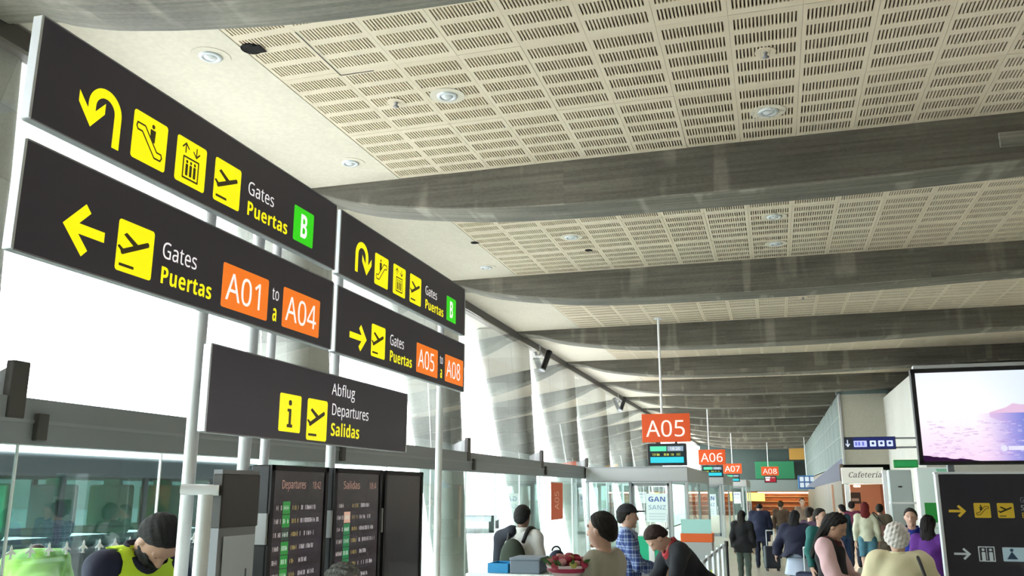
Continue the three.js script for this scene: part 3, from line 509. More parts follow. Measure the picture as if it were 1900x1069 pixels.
// far shop at the end of the hall
{
  const o = thing('far_shop', 'warmly lit shop front across the far end of the hall', 'shop', [-2.6, 0, -70.5]);
  part('fascia', rb(6.6, 0.85, 0.4, 3.4, 2.25, 0, 0.02), std(lin(0.20, 0.24, 0.24), 0.5), o);
  part('back_panel', boxUV(bx(6.0, 1.9, 0.1, 3.3, 0.95, -1.4)), std(lin(0.9, 0.55, 0.25), 0.5, { map: rep(woodTex, 0.5, 0.5) }), o);
  part('side_panel', bx(0.3, 1.85, 1.4, 5.7, 0.92, -0.6), std(lin(0.25, 0.14, 0.07), 0.6), o); part('side_panel', bx(0.12, 1.85, 1.4, 0.5, 0.92, -0.6), std(lin(0.3, 0.2, 0.12), 0.6), o);
  for (let k = 0; k < 4; k++) part('shelf', bx(4.6, 0.05, 0.3, 3.2, 0.35 + k * 0.36, -1.2), std(lin(0.35, 0.2, 0.1), 0.5), o);
  part('light_strip', bx(4.3, 0.1, 0.06, 3.4, 1.72, 0.1), std(0xffffff, 0.4, { emissive: 0xffe2b0, emissiveIntensity: 2.2 }), o);
  part('yellow_sign', rb(1.1, 0.62, 0.06, 1.2, 1.42, 0.12, 0.02), std(lin(0.8, 0.7, 0.15), 0.5, { emissive: 0xe8d060, emissiveIntensity: 0.35 }), o);
  const l = new THREE.RectAreaLight(0xffc884, 14, 4.3, 0.12); l.position.set(3.4, 1.66, -0.1); l.lookAt(V(-2.6, 0, -70.5).add(V(3.4, 0.6, -1.4))); o.add(l); l.rotation.set(-0.9, 0, 0);
  const gp = thing('green_advertisement', 'flat green advertising panel high above the far shop', 'panel', [-1.45, 2.75, -71.8]); part('panel', rb(2.9, 1.35, 0.08, 1.45, 0.67, 0, 0.02), std(lin(0.02, 0.22, 0.10), 0.5), gp); part('frame', bx(2.96, 0.05, 0.1, 1.48, 0.0, 0.01), M.dark, gp);
  const op = thing('orange_advertisement', 'lit orange panel high on the far wall right of the green one', 'panel', [1.2, 4.2, -71.8]); part('panel', rb(1.7, 1.5, 0.08, 0.8, 0.7, 0, 0.02), std(lin(0.55, 0.30, 0.06), 0.5), op); part('frame', bx(1.76, 0.05, 0.1, 0.82, -0.02, 0.01), M.dark, op);
  const t = canvasTex(128, 96, (g, W, H) => { g.fillStyle = '#3b5f9a'; g.fillRect(0, 0, W, H); for (const [x, y] of [[10, 8], [50, 8], [90, 8], [10, 52], [50, 52], [90, 52]]) rrect(g, x, y, 30, 34, 4, '#dfe9f6'); });
  const bs = thing('pictogram_sign', 'small blue and white pictogram sign hanging in front of the far fascia', 'sign', [1.35, 1.98, -58]); part('box', rb(1.05, 0.82, 0.08, 0.52, 0.41, 0, 0.02), M.blue, bs); part('sign_face', new THREE.PlaneGeometry(1.0, 0.78).translate(0.52, 0.41, 0.042), std(0xffffff, 0.5, { map: t }), bs); part('rod', cyl(0.02, 0.02, 2.8, 0.52, 2.2, 0), M.white, bs);
}

// ---------------------------------------------------------------- ceiling fittings
for (const [x, z, l] of [[-4.5, -5.9, 'ceiling downlight above the upper left gate sign'], [-4.49, -8.55, 'ceiling downlight in the smooth border before the first full beam'], [-2.79, -7.22, 'downlight set among slotted panels, left of the middle of the first bay'], [0.17, -8.47, 'downlight in slotted panels just before the first full beam'], [-4.49, -13.6, 'downlight in the smooth border before the second full beam'], [-2.7, -12.24, 'downlight among slotted panels left in the second bay'], [0.22, -12.06, 'downlight in the second bay just behind the first full beam'], [0.245, -13.48, 'downlight in slotted panels just before the second full beam']]) {
  const o = thing('downlight', l, 'ceiling light', [x, CEIL, z], 0, 'round ceiling downlights');
  part('rim', lathe([[0.06, 0.006], [0.06, -0.012], [0.075, -0.022], [0.098, -0.014], [0.102, 0.0]]), M.alu, o); part('lens', lathe([[0, -0.03], [0.03, -0.027], [0.05, -0.018], [0.062, -0.006]]), std(lin(0.75, 0.77, 0.8), 0.15), o); part('bezel_plate', cyl(0.17, 0.17, 0.004, 0, -0.002, 0, 28), M.border, o);
}
for (const [x, z, r, l] of [[-4.08, -5.88, 0.085, 'black open ceiling hole with a dark fitting near the first slotted panels'], [-4.19, -12.1, 0.05, 'small black ceiling hole at the border of the second bay'], [-2.6, -13.02, 0.05, 'small black ceiling hole among panels of the second bay']]) {
  const o = thing('ceiling_hole', l, 'ceiling fitting', [x, CEIL - 0.004, z]); part('socket', cyl(r, r, 0.03, 0, 0.013, 0), M.hole, o); part('rim', new THREE.TorusGeometry(r, 0.006, 6, 24).rotateX(Math.PI / 2), M.hole, o); part('flap', rb(r * 0.9, 0.006, r * 1.4, r * 0.8, -0.004, -r * 0.2, 0.002), M.hole, o);
}
for (const [x, z, l] of [[-3.32, -7.21, 'small grey sprinkler head in the first bay near a downlight'], [0.156, -7.2, 'small grey sprinkler head in the middle of the first bay'], [0.75, -17.57, 'small sprinkler head in the third bay']]) {
  const o = thing('sprinkler', l, 'sprinkler', [x, CEIL, z]); part('plate', cyl(0.09, 0.09, 0.006, 0, -0.003, 0), M.ceil, o); part('head', lathe([[0, -0.05], [0.03, -0.048], [0.012, -0.03], [0.02, -0.006]]), M.grey, o);
}
for (const [z, l] of [[-21.6, 'black cylindrical spotlight hanging from the window rail, nearer one'], [-33.6, 'black cylindrical spotlight hanging from the window rail, farther one']]) {
  const o = thing('rail_spotlight', l, 'spotlight', [-5.5, 5.1, z]); part('body', rod(V(-0.05, -0.18, 0.1), V(0.09, 0.32, -0.1), 0.075, 18), M.black, o); part('yoke', [rod(V(-0.18, 0.35, 0), V(0.0, 0.14, 0.0), 0.025), rb(0.12, 0.3, 0.16, -0.2, 0.34, 0, 0.02)], M.midgrey, o); part('front_ring', rod(V(-0.06, -0.2, 0.107), V(-0.05, -0.17, 0.095), 0.082, 18), M.grey, o);
}

// ---------------------------------------------------------------- outside
{
  const o = thing('airport_bus', 'dark tinted airport bus parked outside the left windows with green seats inside', 'bus', [-10.5, 0, -9.2], 0.0);
  const L = 11.5, body = std(lin(0.014, 0.02, 0.026), 0.7);
  part('lower_body', rb(2.5, 0.75, L, -1.25, 0.68, -L / 2, 0.12), body, o); part('roof', rb(2.5, 0.36, L, -1.25, 2.27, -L / 2, 0.08), std(lin(0.02, 0.03, 0.04), 0.7), o);
  for (let k = 0; k <= 6; k++) part('window_pillar', [bx(0.06, 1.3, 0.1, -0.05, 1.75, -0.1 - k * (L - 0.2) / 6), bx(0.06, 1.3, 0.1, -2.45, 1.75, -0.1 - k * (L - 0.2) / 6)], body, o);
  for (let k = 0; k < 6; k++) part('window_pane', bx(0.02, 1.24, (L - 0.2) / 6 - 0.1, -0.04, 1.75, -0.1 - (k + 0.5) * (L - 0.2) / 6), M.tint, o);
  part('window_pane', bx(0.02, 1.3, L - 0.2, -2.46, 1.75, -L / 2), M.tint, o);
  for (const z of [-2.0, -8.4]) for (const x of [-0.15, -2.35]) { const w = part('wheel', cyl(0.46, 0.46, 0.28, 0, 0, 0, 28).rotateZ(Math.PI / 2).translate(x, 0.46, z), M.black, o); part('hub', cyl(0.22, 0.24, 0.3, 0, 0, 0, 20).rotateZ(Math.PI / 2).translate(x + 0.01, 0.46, z), M.midgrey, w); }
  const seatM = std(lin(0.10, 0.62, 0.30), 0.7);
  for (let k = 0; k < 7; k++) { const s = part('seat', [rb(0.9, 0.12, 0.45, -0.7, 1.25, -1.0 - k * 1.3, 0.04), rb(0.9, 0.75, 0.12, -0.7, 1.62, -1.22 - k * 1.3, 0.05)], k % 3 === 1 ? std(lin(0.30, 0.5, 0.45), 0.7) : seatM, o); part('headrest', rb(0.36, 0.2, 0.1, -0.7, 2.05, -1.24 - k * 1.3, 0.04), seatM, s); }
}
{
  const o = thing('service_truck', 'white high-sided service truck standing on the bright apron', 'truck', [-14.6, 0, -43], 3.4);
  part('cargo_box', rb(2.4, 2.2, 5, 0, 1.9, -2.5, 0.05), M.white, o); const cab = part('cab', rb(2.2, 1.9, 1.7, 0, 1.35, 0.95, 0.15), M.white, o); part('windscreen', rb(1.9, 0.7, 0.05, 0, 1.75, 1.81, 0.02), M.dark, cab); part('side_window', [bx(0.02, 0.6, 0.9, 1.11, 1.75, 1.0), bx(0.02, 0.6, 0.9, -1.11, 1.75, 1.0)], M.dark, cab);
  part('chassis', bx(1.9, 0.25, 6.4, 0, 0.65, -1.6), M.grey, o); for (const z of [0.9, -3.6]) for (const x of [-0.95, 0.95]) part('wheel', cyl(0.42, 0.42, 0.26, 0, 0, 0, 24).rotateZ(Math.PI / 2).translate(x, 0.42, z), M.black, o);
}
{
  const o = thing('apron_building', 'long pale building across the apron behind the service truck', 'building', [-75, 0, -110]);
  part('wall', boxUV(bx(16, 7, 70, 0, 3.5, 0)), M.wallLight, o); part('roof', bx(17, 0.5, 71, 0, 7.2, 0), M.midgrey, o);
  for (let k = 0; k < 12; k++) { const w = part('window', bx(0.12, 2, 3.6, 8.05, 3.6, -30 + k * 5.4), M.alu, o); part('pane', bx(0.05, 1.8, 3.4, 8.12, 3.6, -30 + k * 5.4), M.midgrey, w); }
}
// ---------------------------------------------------------------- people: distance fields meshed by surface nets
const smin = (a, b, k) => { const h = Math.max(k - Math.abs(a - b), 0) / k; return Math.min(a, b) - h * h * k * 0.25; };
function cap(a, b, ra, rb2) { // tapered capsule
  const dx = b[0] - a[0], dy = b[1] - a[1], dz = b[2] - a[2], L = dx * dx + dy * dy + dz * dz || 1e-9;
  return (x, y, z) => { const px = x - a[0], py = y - a[1], pz = z - a[2]; let t = (px * dx + py * dy + pz * dz) / L; t = t < 0 ? 0 : t > 1 ? 1 : t; const qx = px - dx * t, qy = py - dy * t, qz = pz - dz * t; return Math.sqrt(qx * qx + qy * qy + qz * qz) - (ra + (rb2 - ra) * t); };
}
function ell(c, r, mat) { // ellipsoid, centre in the frame of mat
  const e = mat ? mat.clone().invert().elements : null;
  return (x, y, z) => { let X = x, Y = y, Z = z; if (e) { X = e[0] * x + e[4] * y + e[8] * z + e[12]; Y = e[1] * x + e[5] * y + e[9] * z + e[13]; Z = e[2] * x + e[6] * y + e[10] * z + e[14]; } X -= c[0]; Y -= c[1]; Z -= c[2]; const k0 = Math.hypot(X / r[0], Y / r[1], Z / r[2]), k1 = Math.hypot(X / (r[0] * r[0]), Y / (r[1] * r[1]), Z / (r[2] * r[2])); return k1 < 1e-9 ? -Math.min(...r) : k0 * (k0 - 1) / k1; };
}
const local = (mat, f) => { const e = mat.clone().invert().elements; return (x, y, z) => f(e[0] * x + e[4] * y + e[8] * z + e[12], e[1] * x + e[5] * y + e[9] * z + e[13], e[2] * x + e[6] * y + e[10] * z + e[14]); };
const join = (list, k) => (x, y, z) => { let d = list[0](x, y, z); for (let i = 1; i < list.length; i++) d = smin(d, list[i](x, y, z), k); return d; };
function net(f, lo, hi, h) { // naive surface nets over a box
  const n = [0, 1, 2].map((k) => Math.max(3, Math.ceil((hi[k] - lo[k]) / h) + 1)), [nx, ny, nz] = n, val = new Float32Array(nx * ny * nz);
  let p = 0; for (let k = 0; k < nz; k++) for (let j = 0; j < ny; j++) for (let i = 0; i < nx; i++) val[p++] = (i === 0 || j === 0 || k === 0 || i === nx - 1 || j === ny - 1 || k === nz - 1) ? Math.max(1e-4, f(lo[0] + i * h, lo[1] + j * h, lo[2] + k * h)) : f(lo[0] + i * h, lo[1] + j * h, lo[2] + k * h);
  const id = new Int32Array(nx * ny * nz).fill(-1), pos = [], idx = [], off = [0, 1, nx, nx + 1, nx * ny, nx * ny + 1, nx * ny + nx, nx * ny + nx + 1];
  const ed = [[0, 1], [2, 3], [4, 5], [6, 7], [0, 2], [1, 3], [4, 6], [5, 7], [0, 4], [1, 5], [2, 6], [3, 7]];
  for (let k = 0; k < nz - 1; k++) for (let j = 0; j < ny - 1; j++) for (let i = 0; i < nx - 1; i++) {
    const b = i + j * nx + k * nx * ny; let m = 0; for (let c = 0; c < 8; c++) if (val[b + off[c]] < 0) m |= 1 << c; if (m === 0 || m === 255) continue;
    let sx = 0, sy = 0, sz = 0, c = 0; for (const [a, d] of ed) { const va = val[b + off[a]], vd = val[b + off[d]]; if ((va < 0) === (vd < 0)) continue; const t = va / (va - vd); sx += (a & 1) + t * ((d & 1) - (a & 1)); sy += ((a >> 1) & 1) + t * (((d >> 1) & 1) - ((a >> 1) & 1)); sz += ((a >> 2) & 1) + t * (((d >> 2) & 1) - ((a >> 2) & 1)); c++; }
    id[b] = pos.length / 3; pos.push(lo[0] + (i + sx / c) * h, lo[1] + (j + sy / c) * h, lo[2] + (k + sz / c) * h);
  }
  const quad = (a, b, c, d, flip) => { if (a < 0 || b < 0 || c < 0 || d < 0) return; if (flip) idx.push(a, c, b, a, d, c); else idx.push(a, b, c, a, c, d); };
  for (let k = 1; k < nz - 1; k++) for (let j = 1; j < ny - 1; j++) for (let i = 1; i < nx - 1; i++) {
    const b = i + j * nx + k * nx * ny, s = val[b] < 0;
    if (s !== val[b + 1] < 0) quad(id[b], id[b - nx], id[b - nx - nx * ny], id[b - nx * ny], s ? false : true);
    if (s !== val[b + nx] < 0) quad(id[b], id[b - nx * ny], id[b - 1 - nx * ny], id[b - 1], s ? false : true);
    if (s !== val[b + nx * ny] < 0) quad(id[b], id[b - 1], id[b - 1 - nx], id[b - nx], s ? false : true);
  }
  const g = new THREE.BufferGeometry(); g.setAttribute('position', new THREE.Float32BufferAttribute(pos, 3)); g.setIndex(idx); g.computeVertexNormals(); return g;
}
// hand in its own frame: wrist at the origin, fingers along -y, palm facing +z, thumb towards +x
const handCache = {};
function handGeo(curl, mirror, h) {
  const key = curl + '_' + mirror + '_' + h; if (handCache[key]) return handCache[key];
  const prims = [ell([0, -0.05, 0], [0.042, 0.052, 0.016]), cap([0, 0.01, 0], [0, -0.03, 0], 0.027, 0.03)];
  const body = [join(prims, 0.02)];
  for (const [x, y, l, r] of [[0.031, -0.088, 0.072, 0.0092], [0.011, -0.095, 0.08, 0.0096], [-0.010, -0.092, 0.074, 0.0092], [-0.030, -0.082, 0.058, 0.0082]]) {
    let a = curl * 0.35, p = [x, y, 0]; for (let s = 0; s < 3; s++) { const q = l * [0.45, 0.31, 0.24][s], e = [p[0] + x * 0.06, p[1] - Math.cos(a) * q, p[2] + Math.sin(a) * q]; body.push(cap(p, e, r * (1 - s * 0.06), r * (0.95 - s * 0.06))); p = e; a += curl * 0.75; }
  }
  body.push(cap([0.03, -0.025, 0.004], [0.058, -0.062, 0.016], 0.014, 0.0115), cap([0.058, -0.062, 0.016], [0.056, -0.095, 0.024 + curl * 0.012], 0.0112, 0.009));
  let g = net(join(body, 0.006), [-0.07, -0.2, -0.04], [0.09, 0.06, 0.12], h);
  if (mirror) { g = g.scale(-1, 1, 1); const ix = g.index.array; for (let i = 0; i < ix.length; i += 3) { const t = ix[i]; ix[i] = ix[i + 1]; ix[i + 1] = t; } g.computeVertexNormals(); }
  return handCache[key] = g;
}
const strand = rep(dataTex(256, (u, v) => { const t = 0.42 + 0.75 * (fbm(u, v * 0.12, 48, 3, 41)) ; return [t, t, t]; }), 6, 6), hairs = {};
const SKIN = { light: std(lin(0.58, 0.36, 0.27), 0.55), tan: std(lin(0.42, 0.24, 0.165), 0.55), brown: std(lin(0.20, 0.11, 0.075), 0.55) };
const eyeWhite = std(lin(0.75, 0.74, 0.72), 0.3), iris = std(lin(0.03, 0.02, 0.015), 0.2), lipM = std(lin(0.40, 0.17, 0.14), 0.6);
const cloth = {};
const clothMat = (c) => cloth[c.join()] ??= std(lin(...c), 0.85);
const HC = 1.632, rough = (x, y, z, a = 0.003) => a * (Math.sin(x * 190 + y * 60) + Math.sin(z * 170 - y * 110) + Math.sin(y * 150 + x * 80));
const crown = (g) => join([ell([0, HC + 0.028, 0.0], [0.078 + g, 0.094 + g, 0.1 + g]), ell([0, HC - 0.02, -0.03], [0.07 + g, 0.09 + g, 0.07 + g])], 0.03);
function hairField(style) {
  const sc0 = crown(0), thick = { short: 0.012, fluffy: 0.03, long: 0.018, bun: 0.013 }[style], lineY = (z) => HC + (z > 0.03 ? 0.02 + 1.1 * (z - 0.03) : z > 0 ? -0.025 + 1.5 * z : -0.02 + 0.75 * z);   // hair only above this line
  const shell = (x, y, z) => { const t = Math.min(1, Math.max(0, (y - lineY(z)) / 0.045)); return Math.max(sc0(x, y, z) - (-0.006 + (thick + 0.006) * t * (2 - t)), lineY(z) - y - 0.003) + rough(x, y, z, style === 'fluffy' ? 0.003 : 0.001); };
  if (style === 'long') { const b = ell([0, HC - 0.16, -0.065], [0.1, 0.24, 0.06]); return (x, y, z) => smin(shell(x, y, z), Math.max(b(x, y, z), z - 0.03), 0.04) + rough(x, y * 0.2, z, 0.003); }
  if (style === 'bun') { const bun = ell([0, HC + 0.05, -0.125], [0.04, 0.04, 0.04]); return (x, y, z) => smin(shell(x, y, z), bun(x, y, z), 0.02); }
  return shell;
}
function person(o) {
  const s = o.H / 1.75, h = o.cell ?? 0.018, hh = h * 0.5, root = thing('person', o.label, 'person', [o.x, 0, o.z], o.face, o.group);
  const U = new THREE.Matrix4().makeTranslation(0, 0.95, 0).multiply(new THREE.Matrix4().makeRotationX(o.lean ?? 0)).multiply(new THREE.Matrix4().makeTranslation(0, -0.95, 0));
  const Hm = U.clone().multiply(new THREE.Matrix4().makeTranslation(0, 1.5, 0)).multiply(new THREE.Matrix4().makeRotationY(o.headYaw ?? 0)).multiply(new THREE.Matrix4().makeRotationX(o.headPitch ?? 0)).multiply(new THREE.Matrix4().makeTranslation(0, -1.5, 0));
  const up = (x, y, z) => V(x, y, z).applyMatrix4(U).toArray(), b = o.build ?? 1, st = o.stride ?? 0.04, sh = 0.178 * (0.6 + 0.4 * b);
  const sides = [1, -1].map((k) => {
    const S = up(k * sh, 1.425, -0.01), arm = k > 0 ? o.armL : o.armR, lean = o.lean ?? 0;
    const E = arm ? arm.slice(0, 3) : [S[0] + k * 0.055, S[1] - 0.285, S[2] - 0.02], W = arm ? arm.slice(3, 6) : [E[0] + k * 0.005, E[1] - 0.245, E[2] + 0.06];
    const hipP = [k * 0.09, 0.93, 0], K = [k * (0.1 + (o.wide ?? 0)), 0.5, 0.02 + k * st * 0.6], A = [k * (0.105 + (o.wide ?? 0) * 1.5), 0.085, -0.03 + k * st];
    return { k, S, E, W, hipP, K, A, T: [A[0] + k * 0.025, 0.035, A[2] + 0.15] };
  });
  const torso = (g) => [ell([0, 0.985, 0], [0.15 * b + g, 0.13 + g, 0.11 * b + g]), ell([0, 1.12, 0.005], [0.135 * b + g, 0.17 + g, 0.105 * b + g], U), ell([0, 1.30, -0.005], [0.16 * b + g, 0.17 + g, 0.112 * b + g], U), cap(up(-sh + 0.02, 1.425, -0.015), up(sh - 0.02, 1.425, -0.015), 0.052 + g, 0.052 + g)];
  const armsF = (g, end = 1) => sides.flatMap(({ S, E, W }) => { const m = end < 1 ? E.map((v, i) => S[i] + (v - S[i]) * Math.min(1, end * 2)) : W; return end <= 0.5 ? [cap(S, m, 0.054 + g, 0.047 + g)] : [cap(S, E, 0.052 + g, 0.041 + g), cap(E, W, 0.041 + g, 0.031 + g)]; });
  const legsF = (g, end) => sides.flatMap(({ hipP, K, A }) => end === 'knee' ? [cap(hipP, [K[0], K[1] + 0.06, K[2]], 0.088 + g, 0.07 + g)] : [cap(hipP, K, 0.086 + g, 0.056 + g * 0.9), cap(K, A, 0.056 + g * 0.9, 0.038 + g)]);
  const neck = cap(up(0, 1.44, -0.012), V(0, 1.56, 0.0).applyMatrix4(Hm).toArray(), 0.058, 0.052);
  const all = [...sides.flatMap((q) => [q.S, q.E, q.W, q.A, q.T]), up(0, 1.45, 0), V(0, 1.78, 0.02).applyMatrix4(Hm).toArray()];
  const lo = [0, 1, 2].map((i) => Math.min(...all.map((p) => p[i])) - 0.2), hi = [0, 1, 2].map((i) => Math.max(...all.map((p) => p[i])) + 0.2); lo[1] = -0.03;
  // body: one surface, its finer head and hands joined to it
  const bodyF = join([...torso(0), neck, ...armsF(0), ...legsF(0), ...sides.map(({ A, T }) => cap(A, T, 0.036, 0.03))], 0.035);
  const headCut = local(Hm, (x, y, z) => y - 1.545);
  const bg = net((x, y, z) => Math.max(bodyF(x, y, z), headCut(x, y, z)), lo, hi, h);
  const hc = HC;
  const headL = join([ell([0, hc + 0.025, 0.005], [0.076, 0.093, 0.097]), ell([0, hc - 0.042, 0.030], [0.058, 0.076, 0.070]), cap([0, 1.50, -0.01], [0, 1.57, 0.0], 0.054, 0.05)], 0.04);
  const feat = join([cap([0, hc + 0.012, 0.098], [0, hc - 0.028, 0.116], 0.009, 0.014), cap([-0.014, hc - 0.032, 0.104], [0.014, hc - 0.032, 0.104], 0.009, 0.009), ell([0.036, hc + 0.03, 0.088], [0.028, 0.008, 0.012]), ell([-0.036, hc + 0.03, 0.088], [0.028, 0.008, 0.012]), ell([0, hc - 0.066, 0.092], [0.026, 0.009, 0.012]), ell([0, hc - 0.105, 0.082], [0.024, 0.018, 0.018]), ell([0.079, hc - 0.005, 0.0], [0.011, 0.032, 0.021]), ell([-0.079, hc - 0.005, 0.0], [0.011, 0.032, 0.021])], 0.006);
  const sock = (x, y, z) => Math.min(Math.hypot(x - 0.032, (y - hc - 0.008) * 1.2, z - 0.108), Math.hypot(x + 0.032, (y - hc - 0.008) * 1.2, z - 0.108)) - 0.018;
  const headF = (x, y, z) => { let d = smin(headL(x, y, z), feat(x, y, z), 0.014); d = Math.max(d, -sock(x, y, z)); return Math.max(d, 1.51 - y); };
  const hg = net(headF, [-0.11, 1.49, -0.13], [0.11, 1.78, 0.16], hh).applyMatrix4(Hm);
  const parts = [bg, hg];
  for (const { k, E, W } of sides) {
    const d = V(...W).sub(V(...E)).normalize(), y = d.clone().negate(), want = V(...((k > 0 ? o.palmL : o.palmR) ?? [-k, 0, 0.25])); const z = want.sub(y.clone().multiplyScalar(want.dot(y))).normalize(), x = y.clone().cross(z);
    const thumbOut = x.dot(V(0, 0.1, 1)) >= 0; parts.push(handGeo(o.curl ?? 0.45, !thumbOut, Math.max(0.005, h * 0.35)).clone().applyMatrix4(new THREE.Matrix4().makeBasis(x, y, z).setPosition(W[0], W[1], W[2])));
  }
  const sc = (g) => g.scale(s, s, s);
  part('body', sc(merge(parts)), SKIN[o.skin ?? 'light'], root);
  for (const k of [1, -1]) { const e = part('eye', sc(new THREE.SphereGeometry(0.0125, 12, 8).translate(k * 0.032, hc + 0.008, 0.081).applyMatrix4(Hm)), eyeWhite, root); part('iris', sc(new THREE.SphereGeometry(0.007, 8, 6).translate(k * 0.032, hc + 0.008, 0.0885).applyMatrix4(Hm)), iris, e); }
  // hair
  const hk = (o.hairColor ?? [0.012, 0.01, 0.009]), hairM = hk[0] > 0.9 ? clothMat([0.62, 0.59, 0.56]) : hairs[hk.join()] ??= std(lin(...hk.map((v) => v * 0.75)), 0.85, { map: strand, bumpMap: strand, bumpScale: 0.003 });
  const rough = (x, y, z, a = 0.003) => a * (Math.sin(x * 190 + y * 60) + Math.sin(z * 170 - y * 110) + Math.sin(y * 150 + x * 80));
  const style = o.hair ?? 'short', hf = hairField(style);
  const [hlo, hhi] = { short: [[-0.15, 1.5, -0.17], [0.15, 1.8, 0.15]], fluffy: [[-0.16, 1.48, -0.18], [0.16, 1.82, 0.16]], long: [[-0.16, 1.2, -0.2], [0.16, 1.8, 0.16]], bun: [[-0.15, 1.5, -0.22], [0.15, 1.8, 0.15]] }[style];
  part('hair', sc(boxUV(net(hf, hlo, hhi, hh * 0.85)).applyMatrix4(Hm)), hairM, root);
  if (o.beard) { const jaw = ell([0, hc - 0.048, 0.034], [0.070, 0.098, 0.086]); part('beard', sc(boxUV(net((x, y, z) => Math.max(jaw(x, y, z) + rough(x, y, z, 0.002), y - (hc - 0.028 - Math.max(0, 0.03 - Math.abs(x)) * 0.3 + Math.max(0, Math.abs(x) - 0.045) * 1.8), 0.0 - z, -(Math.hypot(x / 1.9, y - hc + 0.062, (z - 0.11) * 0.5) - 0.012)), [-0.1, 1.45, -0.02], [0.1, 1.66, 0.15], hh)).applyMatrix4(Hm)), hairM, root); }
  if (o.cap) { const cm = clothMat(o.cap), c13 = crown(0.02), brim = ell([0, hc + 0.055, 0.14], [0.075, 0.008, 0.075]); part('cap', sc(net((x, y, z) => Math.min(Math.max(c13(x, y, z), hc + 0.04 - y), Math.max(brim(x, y, z), 0.06 - z)), [-0.14, 1.6, -0.16], [0.14, 1.8, 0.24], hh).applyMatrix4(Hm)), cm, root); }
  // clothes
  const fold = (x, y, z) => 0.004 * Math.sin(y * 34 + x * 23) + 0.003 * Math.sin(z * 47 - y * 19 + x * 11);
  const top = o.top ?? {}, g = top.thick ?? 0.02, uInv = U.clone().invert().elements, uy = (x, y, z) => uInv[1] * x + uInv[5] * y + uInv[9] * z + uInv[13];
  const end = top.sleeve === 'none' ? 0 : top.sleeve === 'short' ? 0.36 : 1, hem = top.hem ?? 0.9, flare = top.flare ?? 0;
  const neckIn = local(U, (x, y, z) => Math.max(Math.hypot(x, (z - 0.02) * 0.9) - (top.neck ?? 0.068), 1.40 - y + (top.vee ? Math.abs(x) * 2 - 0.12 : 0)));
  const tors = [...torso(g), ...(flare ? [cap(up(0, 1.2, 0), [0, hem, 0], 0.12 * b, 0.15 * b + flare)] : [cap(up(0, 1.1, 0), [0, hem - 0.02, 0], 0.1 * b + g, 0.115 * b + g)]), ...(hem < 0.8 ? legsF(g + 0.035, 'knee') : [])];
  const topF = join([...tors, ...(end ? armsF(g, end) : [])], 0.04);
  part(top.name ?? 'jacket', (top.tex ? boxUV : (q) => q)(sc(net((x, y, z) => { let d = topF(x, y, z) + fold(x, y, z); d = Math.max(d, hem - y, -neckIn(x, y, z)); if (end === 1) for (const { E, W } of sides) { const dx = W[0] - E[0], dy = W[1] - E[1], dz = W[2] - E[2], L = Math.hypot(dx, dy, dz), t = ((x - W[0]) * dx + (y - W[1]) * dy + (z - W[2]) * dz) / L; if (t > -0.02 && Math.hypot(x - W[0], y - W[1], z - W[2]) < 0.12) d = Math.max(d, t + 0.005); } return d; }, lo, hi, h))), top.tex ?? clothMat(top.color ?? [0.1, 0.1, 0.1]), root);
  if (top.collar) part('collar', sc(net(local(U, (x, y, z) => Math.max(Math.abs(Math.hypot(x, (z - 0.01) * 0.9) - 0.082) - 0.012, 1.40 - y - 0.1 * Math.abs(z), y - 1.525 + Math.max(0, z) * 0.6)), [lo[0], 1.0, lo[2]], [hi[0], 1.65, hi[2] + 0.2], h * 0.7)), clothMat(top.collar), root);
  if (top.sleeveColor) { const sl = join(armsF(g + 0.006, 1), 0.03), tb = join(torso(g + 0.0), 0.03); part('sleeve', sc(net((x, y, z) => Math.max(sl(x, y, z) + fold(x, y, z), -(Math.abs(x) - sh * 0.86)), lo, hi, h)), clothMat(top.sleeveColor), root); }
  if (o.vest) { const vf = join([...torso(g + 0.016), cap(up(0, 1.1, 0), [0, 0.85, 0], 0.12 * b + g, 0.13 * b + g)], 0.04), ah = sides.map(({ S }) => cap(S, [S[0] * 1.6, S[1] - 0.06, S[2]], 0.095, 0.14)); part('safety_vest', sc(net((x, y, z) => Math.max(vf(x, y, z) + fold(x, y, z), 0.82 - y, -neckIn(x, y, z) + 0.0, -ah[0](x, y, z), -ah[1](x, y, z)), lo, hi, h)), o.vestMat, root); }
  const bot = o.bottom ?? { color: [0.03, 0.035, 0.06] };
  if (bot.kind === 'skirt') { const sk = cap([0, 1.0, 0], [0, bot.hem ?? 0.55, 0], 0.14 * b, 0.21 * b); part('skirt', sc(net((x, y, z) => Math.max(sk(x, y, z * 1.25) + fold(x, y * 0.3, z), (bot.hem ?? 0.55) - y, y - 1.03), lo, hi, h)), clothMat(bot.color), root); if (bot.under) part('leggings', sc(net(join(legsF(0.012), 0.03), lo, [hi[0], 1.0, hi[2]], h)), clothMat(bot.under), root); }
  else { const lf = join([...legsF(bot.kind === 'shorts' ? 0.032 : 0.02), ell([0, 0.97, 0], [0.163 * b, 0.13, 0.125 * b])], 0.03), e = bot.kind === 'shorts' ? 0.56 : 0.055; part(bot.kind === 'shorts' ? 'shorts' : 'trousers', sc(net((x, y, z) => Math.max(lf(x, y, z) + fold(x, y, z), e - y, y - 1.04), lo, hi, h)), clothMat(bot.color), root); }
  for (const { A, T } of sides) part('shoe', sc(net((() => { const f = join([cap([A[0], 0.07, A[2]], [A[0], 0.06, A[2]], 0.044, 0.046), cap([A[0], 0.05, A[2] - 0.01], T, 0.044, 0.038)], 0.02); return (x, y, z) => Math.max(f(x, y, z), 0.004 - y, y - 0.12); })(), [A[0] - 0.1, -0.03, A[2] - 0.12], [A[0] + 0.14, 0.16, A[2] + 0.26], h * 0.7)), clothMat(o.shoe ?? [0.03, 0.03, 0.03]), root);
  return { root, U, Hm, s, sides };
}

